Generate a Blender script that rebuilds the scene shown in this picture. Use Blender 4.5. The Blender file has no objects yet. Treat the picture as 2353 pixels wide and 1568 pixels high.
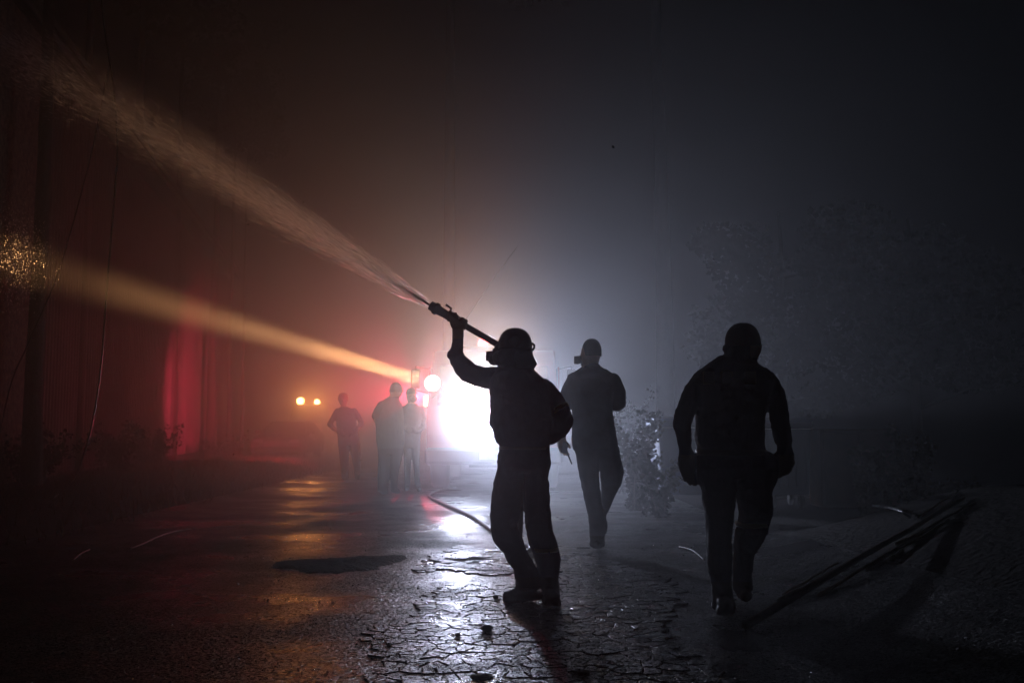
import bpy, math, random
import numpy as np
from mathutils import Vector, Matrix
R = math.radians
random.seed(7)
scene = bpy.context.scene
col = scene.collection

# ------------------------------------------------------------------ camera, world, exposure
CAM_Z = 1.10
FPX = 2287.0                      # focal length measured in 2352 px wide picture units
PITCH = math.atan(201 / FPX)
cam_data = bpy.data.cameras.new('camera')
cam_data.sensor_width = 36.0
cam_data.lens = 35.0
cam_data.clip_end = 500
cam = bpy.data.objects.new('camera', cam_data)
cam.location = (0, 0, CAM_Z)
cam.rotation_euler = (R(90) + PITCH, 0, 0)
col.objects.link(cam)
scene.camera = cam

world = bpy.data.worlds.new('World')
scene.world = world
world.use_nodes = True
wn = world.node_tree.nodes
sky = wn.new('ShaderNodeTexSky')
sky.sky_type = 'NISHITA'
sky.sun_disc = False
sky.sun_elevation = R(2)
sky.sun_rotation = R(200)
bg = wn['Background']
world.node_tree.links.new(sky.outputs[0], bg.inputs[0])
bg.inputs[1].default_value = 0.00005          # night

scene.view_settings.view_transform = 'Standard'
scene.view_settings.look = 'None'
scene.view_settings.gamma = 1
scene.view_settings.exposure = 0
scene.render.engine = 'CYCLES'
cy = scene.cycles
cy.use_denoising = True
cy.denoiser = 'OPENIMAGEDENOISE'
cy.denoising_input_passes = 'RGB_ALBEDO_NORMAL'
cy.use_adaptive_sampling = True
cy.adaptive_threshold = 0.025
cy.adaptive_min_samples = 48
cy.max_bounces = 10
cy.diffuse_bounces = 2
cy.glossy_bounces = 2
cy.transmission_bounces = 10
cy.transparent_max_bounces = 8
cy.volume_bounces = 1
cy.volume_step_rate = 1.0
cy.volume_max_steps = 128
cy.sample_clamp_direct = 0
cy.sample_clamp_indirect = 4
cy.caustics_reflective = False
cy.caustics_refractive = False
scene.render.film_transparent = False

# lamp strengths (watts) and colours, used by the lamp builders below
HEAD_W, HEAD_C = 2250, (0.68, 0.75, 1.0)
WORK_W, WORK_C = 90000, (1.0, 0.47, 0.17)
FLOOD_W, FLOOD_C = 60, (1.0, 0.84, 0.58)
SPOT_W, SPOT_C = 2100, (1.0, 0.53, 0.22)
RED_W, RED_GLOW_W, RED_C = 55000, 380, (1.0, 0.04, 0.10)
AMBER_W, AMBER_C = 500, (1.0, 0.34, 0.07)
HAZE_DENSITY, HAZE_G = 0.0075, 0.78
SMOKE_DENSITY, SMOKE_G = 0.012, 0.78

# ------------------------------------------------------------------ helpers
def P(u, v, Y):
    """world point at depth Y along the sight line of picture point (u, v)"""
    x = (u - 1176) / FPX
    t = (784 - v) / FPX
    d = Vector((x, math.cos(PITCH) - t * math.sin(PITCH), math.sin(PITCH) + t * math.cos(PITCH)))
    return Vector((0, 0, CAM_Z)) + d * (Y / d.y)

def smooth01(a, b, x):
    t = min(1, max(0, (x - a) / (b - a)))
    return t * t * (3 - 2 * t)

def ground_z(x, y):
    z = -0.31 * smooth01(22, 40, y)
    z += 0.62 * smooth01(1.5, 4.2, x - 0.10 * (y - 6)) * (1 - smooth01(8.8, 11.5, y))
    z += 0.30 * smooth01(-3.8, -7.0, x) * smooth01(3, 8, y)
    z += 0.25 * smooth01(5.5, 9, x) * smooth01(10, 13, y)
    return z

def G(u, v, lift=0.0):
    """ground point seen at (u, v)"""
    Y = 40.0
    lo, hi = 2.0, 60.0
    for _ in range(40):
        Y = (lo + hi) / 2
        p = P(u, v, Y)
        if p.z > ground_z(p.x, p.y):
            lo = Y
        else:
            hi = Y
    p = P(u, v, Y)
    return Vector((p.x, p.y, ground_z(p.x, p.y) + lift))

MATS = {}
def mat(name, color=(0.5, 0.5, 0.5), rough=0.6, metal=0.0, spec=0.5, noise=0.0, nscale=8, bump=0.0, bscale=40, emit=None, coat=0.0):
    m = bpy.data.materials.new(name)
    m.use_nodes = True
    nt = m.node_tree
    b = nt.nodes['Principled BSDF']
    b.inputs['Base Color'].default_value = (*color, 1)
    b.inputs['Roughness'].default_value = rough
    b.inputs['Metallic'].default_value = metal
    b.inputs['Specular IOR Level'].default_value = spec
    b.inputs['Coat Weight'].default_value = coat
    if noise or bump:
        tc = nt.nodes.new('ShaderNodeTexCoord')
    if noise:
        n = nt.nodes.new('ShaderNodeTexNoise'); n.inputs['Scale'].default_value = nscale; n.inputs['Detail'].default_value = 5
        r = nt.nodes.new('ShaderNodeValToRGB')
        r.color_ramp.elements[0].position = 0.3; r.color_ramp.elements[1].position = 0.7
        r.color_ramp.elements[0].color = (*[c * (1 - noise) for c in color], 1)
        r.color_ramp.elements[1].color = (*[min(1, c * (1 + noise)) for c in color], 1)
        nt.links.new(tc.outputs['Object'], n.inputs['Vector'])
        nt.links.new(n.outputs['Fac'], r.inputs['Fac'])
        nt.links.new(r.outputs['Color'], b.inputs['Base Color'])
    if bump:
        n = nt.nodes.new('ShaderNodeTexNoise'); n.inputs['Scale'].default_value = bscale; n.inputs['Detail'].default_value = 4
        bp = nt.nodes.new('ShaderNodeBump'); bp.inputs['Strength'].default_value = 1.0; bp.inputs['Distance'].default_value = bump
        nt.links.new(tc.outputs['Object'], n.inputs['Vector'])
        nt.links.new(n.outputs['Fac'], bp.inputs['Height'])
        nt.links.new(bp.outputs['Normal'], b.inputs['Normal'])
    if emit:
        b.inputs['Emission Color'].default_value = (*emit[0], 1)
        b.inputs['Emission Strength'].default_value = emit[1]
    MATS[name] = m
    return m

def tag(o, label=None, cat=None, group=None, kind=None):
    if label: o['label'] = label
    if cat: o['category'] = cat
    if group: o['group'] = group
    if kind: o['kind'] = kind
    return o

def empty(name, loc, label, cat, group=None):
    o = bpy.data.objects.new(name, None)
    o.location = loc
    o.empty_display_size = 0.2
    col.objects.link(o)
    return tag(o, label, cat, group)

def root_loc(o):
    while o.parent is not None:
        o = o.parent
    return Vector(o.location)

class MB:
    def __init__(s):
        s.v = []; s.f = []; s.smooth = []
    def add(s, verts, faces, smooth=False):
        n = len(s.v)
        s.v += [Vector(p) for p in verts]
        s.f += [tuple(i + n for i in f) for f in faces]
        s.smooth += [smooth] * len(faces)
    def box(s, c, d, rot=None, bev=0.0):
        c = Vector(c); hx, hy, hz = d[0] / 2, d[1] / 2, d[2] / 2
        if bev <= 0:
            vs = [Vector((x * hx, y * hy, z * hz)) for x in (-1, 1) for y in (-1, 1) for z in (-1, 1)]
            fs = [(0, 1, 3, 2), (4, 6, 7, 5), (0, 4, 5, 1), (2, 3, 7, 6), (0, 2, 6, 4), (1, 5, 7, 3)]
        else:
            # chamfered box: octagonal outline in every direction
            vs = []
            b = min(bev, hx * .9, hy * .9, hz * .9)
            idx = {}
            for sx in (-1, 1):
                for sy in (-1, 1):
                    for sz in (-1, 1):
                        idx[sx, sy, sz] = len(vs)
                        vs += [Vector((sx * hx, sy * (hy - b), sz * (hz - b))), Vector((sx * (hx - b), sy * hy, sz * (hz - b))), Vector((sx * (hx - b), sy * (hy - b), sz * hz))]
            fs = []
            for sx in (-1, 1):
                q = [idx[sx, a, c2] for a, c2 in ((-1, -1), (1, -1), (1, 1), (-1, 1))]; fs.append(tuple(q if sx > 0 else q[::-1]))
            for sy in (-1, 1):
                q = [idx[a, sy, c2] + 1 for a, c2 in ((-1, -1), (1, -1), (1, 1), (-1, 1))]; fs.append(tuple(q[::-1] if sy > 0 else q))
            for sz in (-1, 1):
                q = [idx[a, c2, sz] + 2 for a, c2 in ((-1, -1), (1, -1), (1, 1), (-1, 1))]; fs.append(tuple(q if sz > 0 else q[::-1]))
            for sy in (-1, 1):
                for sz in (-1, 1):
                    a, b2 = idx[-1, sy, sz], idx[1, sy, sz]
                    fs.append((a + 1, b2 + 1, b2 + 2, a + 2))
            for sx in (-1, 1):
                for sz in (-1, 1):
                    a, b2 = idx[sx, -1, sz], idx[sx, 1, sz]
                    fs.append((a, b2, b2 + 2, a + 2))
            for sx in (-1, 1):
                for sy in (-1, 1):
                    a, b2 = idx[sx, sy, -1], idx[sx, sy, 1]
                    fs.append((a, b2, b2 + 1, a + 1))
            for k in idx.values():
                fs.append((k, k + 1, k + 2))
        if rot is not None:
            vs = [rot @ p for p in vs]
        s.add([p + c for p in vs], fs)
    def ring_tube(s, rings, smooth=True, caps=True):
        n = len(rings[0]); vs = []; fs = []
        for r in rings: vs += list(r)
        for i in range(len(rings) - 1):
            for j in range(n):
                a = i * n + j; b = i * n + (j + 1) % n
                fs.append((a, b, b + n, a + n))
        if caps:
            fs.append(tuple(range(n - 1, -1, -1)))
            fs.append(tuple(range((len(rings) - 1) * n, len(rings) * n)))
        s.add(vs, fs, smooth)
    def tube(s, pts, rad, n=8, caps=True, smooth=True):
        pts = [Vector(p) for p in pts]
        if not hasattr(rad, '__len__'): rad = [rad] * len(pts)
        rings = []
        prev = None
        for i, p in enumerate(pts):
            a = pts[max(0, i - 1)]; b = pts[min(len(pts) - 1, i + 1)]
            t = (b - a).normalized()
            if prev is None:
                ref = Vector((0, 0, 1)) if abs(t.z) < 0.9 else Vector((1, 0, 0))
                nx = t.cross(ref).normalized()
            else:
                nx = (prev - t * prev.dot(t)).normalized()
            prev = nx
            ny = t.cross(nx)
            rings.append([p + (nx * math.cos(2 * math.pi * k / n) + ny * math.sin(2 * math.pi * k / n)) * rad[i] for k in range(n)])
        s.ring_tube(rings, smooth, caps)
    def sphere(s, c, r, n=12, m=8, sc=(1, 1, 1)):
        c = Vector(c); rings = []
        vs = [c + Vector((0, 0, -r * sc[2]))]; fs = []
        for i in range(1, m):
            ph = -math.pi / 2 + math.pi * i / m
            for j in range(n):
                th = 2 * math.pi * j / n
                vs.append(c + Vector((r * math.cos(ph) * math.cos(th) * sc[0], r * math.cos(ph) * math.sin(th) * sc[1], r * math.sin(ph) * sc[2])))
        vs.append(c + Vector((0, 0, r * sc[2])))
        for j in range(n):
            fs.append((0, 1 + (j + 1) % n, 1 + j))
            for i in range(m - 2):
                a = 1 + i * n + j; b = 1 + i * n + (j + 1) % n
                fs.append((a, b, b + n, a + n))
            k = 1 + (m - 2) * n
            fs.append((k + j, k + (j + 1) % n, len(vs) - 1))
        s.add(vs, fs, True)
    def disc(s, c, r, axis, th, n=24, smooth=False):
        axis = Vector(axis).normalized()
        s.tube([Vector(c) - axis * th / 2, Vector(c) + axis * th / 2], r, n, True, smooth)
    def build(s, name, m, parent=None, loc=None):
        me = bpy.data.meshes.new(name)
        off = root_loc(parent) if parent is not None else (Vector(loc) if loc is not None else Vector((0, 0, 0)))
        me.from_pydata([tuple(p - off) for p in s.v], [], s.f)
        me.polygons.foreach_set('use_smooth', s.smooth)
        if isinstance(m, (list, tuple)):
            for q in m: me.materials.append(q)
        else:
            me.materials.append(m)
        me.update()
        o = bpy.data.objects.new(name, me)
        if parent is not None:
            o.parent = parent
        elif loc is not None:
            o.location = loc
        col.objects.link(o)
        return o

def catmull(pts, n=6):
    pts = [Vector(p) for p in pts]
    out = []
    for i in range(len(pts) - 1):
        p0 = pts[max(0, i - 1)]; p1 = pts[i]; p2 = pts[i + 1]; p3 = pts[min(len(pts) - 1, i + 2)]
        for k in range(n):
            t = k / n
            out.append(0.5 * ((2 * p1) + (p2 - p0) * t + (2 * p0 - 5 * p1 + 4 * p2 - p3) * t * t + (3 * p1 - p0 - 3 * p2 + p3) * t ** 3))
    out.append(pts[-1])
    return out

def lamp(kind, name, loc, watts, color, parent, radius=0.05, target=None, cone=60, blend=0.5):
    d = bpy.data.lights.new(name, kind)
    d.energy = watts; d.color = color; d.shadow_soft_size = radius
    if kind == 'SPOT':
        d.spot_size = R(cone); d.spot_blend = blend
    o = bpy.data.objects.new(name, d)
    o.location = Vector(loc) - root_loc(parent)
    o.parent = parent
    if target is not None:
        o.rotation_euler = (Vector(target) - Vector(loc)).to_track_quat('-Z', 'Y').to_euler()
    col.objects.link(o)
    return o
#==PART2==
# ------------------------------------------------------------------ materials
def asphalt(name, base, rlo, rhi, fine, med, wet_scale=0.7):
    m = bpy.data.materials.new(name); m.use_nodes = True
    nt = m.node_tree; N = nt.nodes; L = nt.links
    b = N['Principled BSDF']
    tc = N.new('ShaderNodeTexCoord')
    def noise(scale, detail, rough=0.5):
        n = N.new('ShaderNodeTexNoise'); n.inputs['Scale'].default_value = scale
        n.inputs['Detail'].default_value = detail; n.inputs['Roughness'].default_value = rough
        L.new(tc.outputs['Object'], n.inputs['Vector']); return n
    wet = noise(wet_scale, 5, 0.6)
    wr = N.new('ShaderNodeMapRange'); wr.inputs[1].default_value = 0.36; wr.inputs[2].default_value = 0.64
    L.new(wet.outputs['Fac'], wr.inputs[0])
    rr = N.new('ShaderNodeMapRange'); rr.inputs[3].default_value = rlo; rr.inputs[4].default_value = rhi
    L.new(wr.outputs[0], rr.inputs[0]); L.new(rr.outputs[0], b.inputs['Roughness'])
    cn = noise(30, 4)
    cr = N.new('ShaderNodeValToRGB')
    cr.color_ramp.elements[0].position = 0.3; cr.color_ramp.elements[1].position = 0.75
    cr.color_ramp.elements[0].color = (base * .55, base * .55, base * .55, 1)
    cr.color_ramp.elements[1].color = (base * 1.5, base * 1.45, base * 1.35, 1)
    L.new(cn.outputs['Fac'], cr.inputs['Fac']); L.new(cr.outputs['Color'], b.inputs['Base Color'])
    g = noise(14, 3)
    b1 = N.new('ShaderNodeBump'); b1.inputs['Distance'].default_value = med
    L.new(g.outputs['Fac'], b1.inputs['Height'])
    # every grain of the wet surface faces its own way
    acc = b1.outputs['Normal']
    for scale_, amp in ((150, fine), (60, fine * .8)):
        q = noise(scale_, 1)
        sub = N.new('ShaderNodeVectorMath'); sub.operation = 'SUBTRACT'; sub.inputs[1].default_value = (.5, .5, .5)
        L.new(q.outputs['Color'], sub.inputs[0])
        sc_ = N.new('ShaderNodeVectorMath'); sc_.operation = 'SCALE'
        fs = N.new('ShaderNodeMapRange'); fs.inputs[3].default_value = amp * .45; fs.inputs[4].default_value = amp
        L.new(wr.outputs[0], fs.inputs[0]); L.new(fs.outputs[0], sc_.inputs['Scale']); L.new(sub.outputs[0], sc_.inputs[0])
        ad = N.new('ShaderNodeVectorMath'); ad.operation = 'ADD'
        L.new(acc, ad.inputs[0]); L.new(sc_.outputs[0], ad.inputs[1]); acc = ad.outputs[0]
    nm = N.new('ShaderNodeVectorMath'); nm.operation = 'NORMALIZE'
    L.new(acc, nm.inputs[0]); L.new(nm.outputs[0], b.inputs['Normal'])
    b.inputs['Specular IOR Level'].default_value = 0.26
    MATS[name] = m
    return m

M_ROAD = asphalt('wet_asphalt', 0.014, 0.20, 0.56, 2.4, 0.006)
M_PLATE = asphalt('wet_cracked_asphalt', 0.016, 0.24, 0.46, 2.6, 0.006, 2.0)
M_SOIL = mat('wet_soil', (0.014, 0.012, 0.010), 0.9, spec=.12, noise=0.5, nscale=6, bump=0.03, bscale=18)
M_BED = mat('crack_dirt', (0.012, 0.011, 0.010), 0.95, spec=0.1)
M_MUD = mat('mud', (0.016, 0.013, 0.011), 0.85, spec=0.15, noise=0.4, bump=0.03, bscale=30)
M_CLAD = mat('weathered_metal_cladding', (0.12, 0.11, 0.10), 0.5, metal=0.3, noise=0.35, nscale=2, bump=0.003, bscale=20)
M_CLAD2 = mat('dark_streak_cladding', (0.08, 0.072, 0.066), 0.6, metal=0.2, noise=0.35, nscale=2, bump=0.003, bscale=20)  # darker panels and the paler ones below stand in for reflection streaks
M_CLAD3 = mat('pale_streak_cladding', (0.15, 0.14, 0.135), 0.46, metal=0.3, noise=0.2, nscale=2, bump=0.003, bscale=20)
M_RENDER = mat('roughcast_render', (0.14, 0.11, 0.08), 0.9, noise=0.75, nscale=11, bump=0.06, bscale=22)
M_ROOFM = mat('dark_roof_sheet', (0.06, 0.06, 0.065), 0.5, metal=0.4)
M_BARK = mat('bark', (0.055, 0.045, 0.038), 0.9, noise=0.4, nscale=14, bump=0.02, bscale=25)
M_LEAF = mat('leaf_green', (0.013, 0.018, 0.010), 0.8, spec=.15, noise=0.5, nscale=3)
M_LEAFD = mat('leaf_dark', (0.02, 0.027, 0.016), 0.85, spec=.1, noise=0.5, nscale=3)
M_GRASS = mat('dry_grass', (0.09, 0.075, 0.04), 0.7, noise=0.5, nscale=5)
M_WOODPOLE = mat('pole_wood', (0.10, 0.085, 0.07), 0.85, noise=0.3, nscale=20, bump=0.006, bscale=50)
M_BRANCH = mat('bare_branch', (0.13, 0.10, 0.075), 0.6, noise=0.3, nscale=20, bump=0.004, bscale=60)
M_CABLE = mat('black_cable', (0.02, 0.02, 0.02), 0.35)
M_STONE = mat('stone', (0.07, 0.065, 0.06), 0.6, noise=0.4, nscale=30, bump=0.01, bscale=60)
M_BINBLUE = mat('bin_blue_plastic', (0.012, 0.028, 0.085), 0.6, noise=0.25, nscale=4)
M_BINLID = mat('bin_lid_plastic', (0.03, 0.06, 0.16), 0.3)
M_BROWN = mat('rusty_box_paint', (0.14, 0.05, 0.025), 0.6, noise=0.4, nscale=5)
M_RUBBER = mat('rubber', (0.015, 0.015, 0.015), 0.7)
M_STEEL = mat('steel', (0.35, 0.35, 0.36), 0.3, metal=0.9)
M_DARKM = mat('dark_metal', (0.03, 0.03, 0.035), 0.45, metal=0.4)
M_REDP = mat('fire_engine_red', (0.45, 0.015, 0.012), 0.28, coat=0.5)
M_WHITEP = mat('white_paint', (0.7, 0.7, 0.68), 0.35)
M_GREYP = mat('grey_car_paint', (0.10, 0.10, 0.11), 0.22, metal=0.3, coat=0.8)
M_GLASS = mat('dark_window_glass', (0.015, 0.018, 0.02), 0.05, spec=0.8)
M_BEIGE = mat('beige_panel', (0.55, 0.38, 0.24), 0.6)

# ------------------------------------------------------------------ ground and road
def sheet(name, xs, ys, m, lift):
    b = MB(); nx, ny = len(xs), len(ys)
    vs = [(x, y, ground_z(x, y) + lift) for y in ys for x in xs]
    fs = [(j * nx + i, j * nx + i + 1, (j + 1) * nx + i + 1, (j + 1) * nx + i) for j in range(ny - 1) for i in range(nx - 1)]
    b.add(vs, fs, True)
    o = b.build(name, m)
    return tag(o, kind='structure')
xs = [-120, -60, -30, -20] + [-14 + 0.25 * i for i in range(113)] + [20, 30, 60, 120]
ys = [-30, -10, 0] + [1 + 0.3 * i for i in range(150)] + [50, 60, 90, 140, 220]
sheet('ground', xs, ys, M_SOIL, 0.0)
road = sheet('road', [-4.6 + 0.3 * i for i in range(25)], [-20, -8, 0] + [1 + 0.4 * i for i in range(112)] + [50, 60, 90, 140], M_ROAD, 0.005)

# alligator cracking: single plates of asphalt, parted by open cracks
rng = np.random.default_rng(3)
def crack_field(x, y):
    left = -0.62 + 0.10 * math.sin(y * 2.1) + 0.06 * math.sin(y * 5.3 + 1)
    right = 0.98 + 0.16 * math.sin(y * 1.7 + 2) - 0.20 * smooth01(7.5, 9.5, y)
    if x < left or x > right or y < 3.6 or y > 9.6 + 0.3 * math.sin(x * 6):
        return False
    if 7.15 < y < 7.75 + 0.15 * math.sin(x * 9) and x < 0.35:
        return False
    return True
pts = []
s = 0.088
row = 0
y = 3.2
while y < 10.2:
    x = -1.1 + (s / 2 if row % 2 else 0)
    while x < 1.6:
        k = 0.55
        pts.append((x + rng.uniform(-k, k) * s, y + rng.uniform(-k, k) * s * 1.15))
        x += s * (1.0 if y < 8 else 1.2)
    y += s * 1.02
    row += 1
pts = np.array(pts)
def clip(poly, n, d):
    out = []
    for i in range(len(poly)):
        a, b = poly[i], poly[(i + 1) % len(poly)]
        da, db = a @ n - d, b @ n - d
        if da <= 0: out.append(a)
        if da * db < 0: out.append(a + (b - a) * (da / (da - db)))
    return out
plates = []
for i, p in enumerate(pts):
    if not crack_field(p[0], p[1]): continue
    dd = np.sum((pts - p) ** 2, axis=1)
    near = np.argsort(dd)[1:14]
    poly = [p + np.array(q) * 0.2 for q in ((-1, -1), (1, -1), (1, 1), (-1, 1))]
    for j in near:
        n = pts[j] - p
        poly = clip(poly, n, n @ ((pts[j] + p) / 2))
    if len(poly) >= 3: plates.append((p, poly))
plates.sort(key=lambda q: q[0][1])
def plate_geo(mb, poly):
    c = sum(poly) / len(poly)
    gap = rng.uniform(0.0012, 0.0046)
    ring = []
    for i in range(len(poly)):
        a, b = poly[i], poly[(i + 1) % len(poly)]
        ring.append(a)
        if np.linalg.norm(b - a) > 0.03:
            ring += [a + (b - a) * .33 + rng.normal(0, 0.003, 2), a + (b - a) * .67 + rng.normal(0, 0.003, 2)]
    outer = []
    for q in ring:
        d = c - q; l = np.linalg.norm(d) + 1e-6
        outer.append(q + d / l * min(l * .5, gap))
    h = 0.0135 + rng.uniform(-0.003, 0.002)
    tilt = rng.normal(0, 0.010, 2)
    n = len(outer)
    def z(q, base): return base + float((q - c) @ tilt)
    vs = [(q[0], q[1], 0.004) for q in outer]
    vs += [(q[0], q[1], z(q, h - 0.0012)) for q in outer]
    inn = [q + (c - q) * 0.06 for q in outer]
    vs += [(q[0], q[1], z(q, h)) for q in inn]
    vs.append((c[0], c[1], h + 0.0005))
    fs = []
    for i in range(n):
        j = (i + 1) % n
        fs += [(i, j, n + j, n + i), (n + i, n + j, 2 * n + j, 2 * n + i), (2 * n + i, 2 * n + j, 3 * n)]
    mb.add(vs, fs, False)
    mb.smooth[-3 * n:] = [False, False, False] * n
bed = MB()
rest = MB()
for k, (p, poly) in enumerate(plates):
    c = sum(poly) / len(poly)
    bed.add([(c[0] + (q[0] - c[0]) * 1.04, c[1] + (q[1] - c[1]) * 1.04, 0.0056 + 0.00005 * (k % 7)) for q in poly], [tuple(range(len(poly)))])
    if k < 300:
        one = MB(); plate_geo(one, poly)
        one.build('asphalt_plate', M_PLATE, road)
    else:
        plate_geo(rest, poly)
bo = bed.build('crack_bed', M_BED, road)
ro = rest.build('asphalt_plates', M_PLATE, road); ro['kind'] = 'stuff'

# mud washed across the road
def mound(name, u0, v0, u1, v1, h, label, seed, m=M_MUD):
    a = G(u0, (v0 + v1) / 2); b = G(u1, (v0 + v1) / 2)
    f = G((u0 + u1) / 2, v0); n = G((u0 + u1) / 2, v1)
    cx, cy_ = (a.x + b.x) / 2, (f.y + n.y) / 2
    rx, ry = (b.x - a.x) / 2, (f.y - n.y) / 2
    rr = random.Random(seed); ph = [rr.uniform(0, 6.28) for _ in range(6)]
    mb = MB(); nr, na = 9, 96; vs = []
    base = ground_z(cx, cy_) + 0.002
    for i in range(nr + 1):
        t = i / nr
        for j in range(na):
            th = 2 * math.pi * j / na
            e = 1 + 0.22 * math.sin(2 * th + ph[0]) + 0.16 * math.sin(3 * th + ph[1]) + 0.08 * math.sin(5 * th + ph[2]) + 0.05 * math.sin(9 * th + ph[3]) + 0.03 * math.sin(14 * th + ph[4]) + .03 * math.sin(23 * th + ph[5])
            x = cx + rx * e * t * math.cos(th); yy = cy_ + ry * e * t * math.sin(th)
            z = base + h * (1 - t * t) * (0.65 + 0.35 * math.sin(x * 23 + ph[4]) * math.sin(yy * 19 + ph[5])) + rr.uniform(-.12, .12) * h * (1 - t) - (0.006 if i == nr else 0)
            vs.append((x, yy, z + 0.006))
    fs = [(i * na + j, (i + 1) * na + j, (i + 1) * na + (j + 1) % na, i * na + (j + 1) % na) for i in range(nr) for j in range(na)]
    mb.add(vs, fs, True)
    o = mb.build(name, m, loc=(cx, cy_, base))
    return tag(o, label, 'mud')
mound('mud_patch', 660, 1275, 905, 1320, 0.03, 'long low dark mud patch in front of the orange reflections', 1)
mound('mud_patch', 985, 1278, 1165, 1300, 0.012, 'dark mud strip crossing the cracked asphalt left of the boots', 2)

# ------------------------------------------------------------------ metal shed on the left
SA, SB = Vector((-7.2, 12.0, 0)), Vector((-11.75, 41.0, 0))
sd = (SB - SA); slen = sd.length; sd.normalize(); sn = Vector((sd.y, -sd.x, 0))
shed = empty('metal_shed', SA, 'long metal shed with ribbed cladding on the left, glowing red near the parked car', 'shed')
SHED_H = 7.2
def shed_pt(a, out, z): return SA + sd * a + sn * out + Vector((0, 0, z))
Y_EDGE = 15.84
a_edge = (Y_EDGE - SA.y) / sd.y
npan = 14
pw = (slen - a_edge) / npan
for i in range(npan):
    mb = MB(); a0 = a_edge + i * pw
    prof = []
    pitch = pw / 10
    for k in range(10):
        x = a0 + k * pitch
        prof += [(x + 0.006, 0.0), (x + pitch * .35, 0.0), (x + pitch * .5, 0.045), (x + pitch * .85, 0.045)]
    prof.append((a0 + pw - 0.006, 0.0))
    n = len(prof); vs = []
    jo = random.uniform(0, .012)
    for z in (0.35, SHED_H):
        vs += [shed_pt(x, o + jo, z) for x, o in prof]
    for z in (0.35, SHED_H):
        vs += [shed_pt(x, o + jo - 0.02, z) for x, o in prof]
    fs = [(k, k + 1, n + k + 1, n + k) for k in range(n - 1)]
    fs += [(2 * n + k + 1, 2 * n + k, 3 * n + k, 3 * n + k + 1) for k in range(n - 1)]
    fs += [(0, n, 3 * n, 2 * n), (n - 1, 3 * n - 1, 4 * n - 1, 2 * n - 1)]
    fs += [(n + k, n + k + 1, 3 * n + k + 1, 3 * n + k) for k in range(n - 1)]
    mb.add(vs, fs)
    mb.build('cladding_panel', (M_CLAD, M_CLAD2, M_CLAD3)[(i * 5 + i // 3) % 3], shed)
def shed_slab(name, a0, a1, o0, o1, z0, z1, m):
    mb = MB()
    vs = [shed_pt(a, o, z) for a in (a0, a1) for o in (o0, o1) for z in (z0, z1)]
    mb.add(vs, [(0, 1, 3, 2), (4, 6, 7, 5), (0, 4, 5, 1), (2, 3, 7, 6), (0, 2, 6, 4), (1, 5, 7, 3)])
    return mb.build(name, m, shed)
shed_slab('plinth', a_edge, slen, -0.2, 0.08, -0.4, 0.345, M_STONE)
shed_slab('inner_wall', a_edge, slen, -0.25, -0.06, 0.0, SHED_H - .02, M_DARKM)
shed_slab('end_wall', slen, slen + .2, -9, 0.0, -0.4, SHED_H, M_CLAD)
shed_slab('roughcast_bay', -3.0, a_edge - 0.004, -0.3, 0.16, -0.4, SHED_H + .2, M_RENDER)['label'] = 'rough rendered masonry bay lit orange by the beam'
rb = MB()
rvs = [shed_pt(-3.2, 0.5, SHED_H + .21), shed_pt(slen + .4, 0.5, SHED_H + .21), shed_pt(slen + .4, -4.5, SHED_H + 1.6), shed_pt(-3.2, -4.5, SHED_H + 1.6), shed_pt(slen + .4, -9.3, SHED_H + .21), shed_pt(-3.2, -9.3, SHED_H + .21)]
rvs += [p + Vector((0, 0, .12)) for p in rvs]
rb.add(rvs, [(0, 1, 2, 3), (3, 2, 4, 5), (6, 9, 8, 7), (9, 11, 10, 8), (0, 6, 7, 1), (5, 4, 10, 11), (0, 3, 9, 6), (3, 5, 11, 9), (1, 7, 8, 2), (2, 8, 10, 4)])
rb.build('roof', M_ROOFM, shed)
gut = MB(); gut.tube([shed_pt(-3, .42, SHED_H + .15), shed_pt(slen, .42, SHED_H + .15)], .07, 8); gut.build('gutter', M_DARKM, shed)

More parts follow.
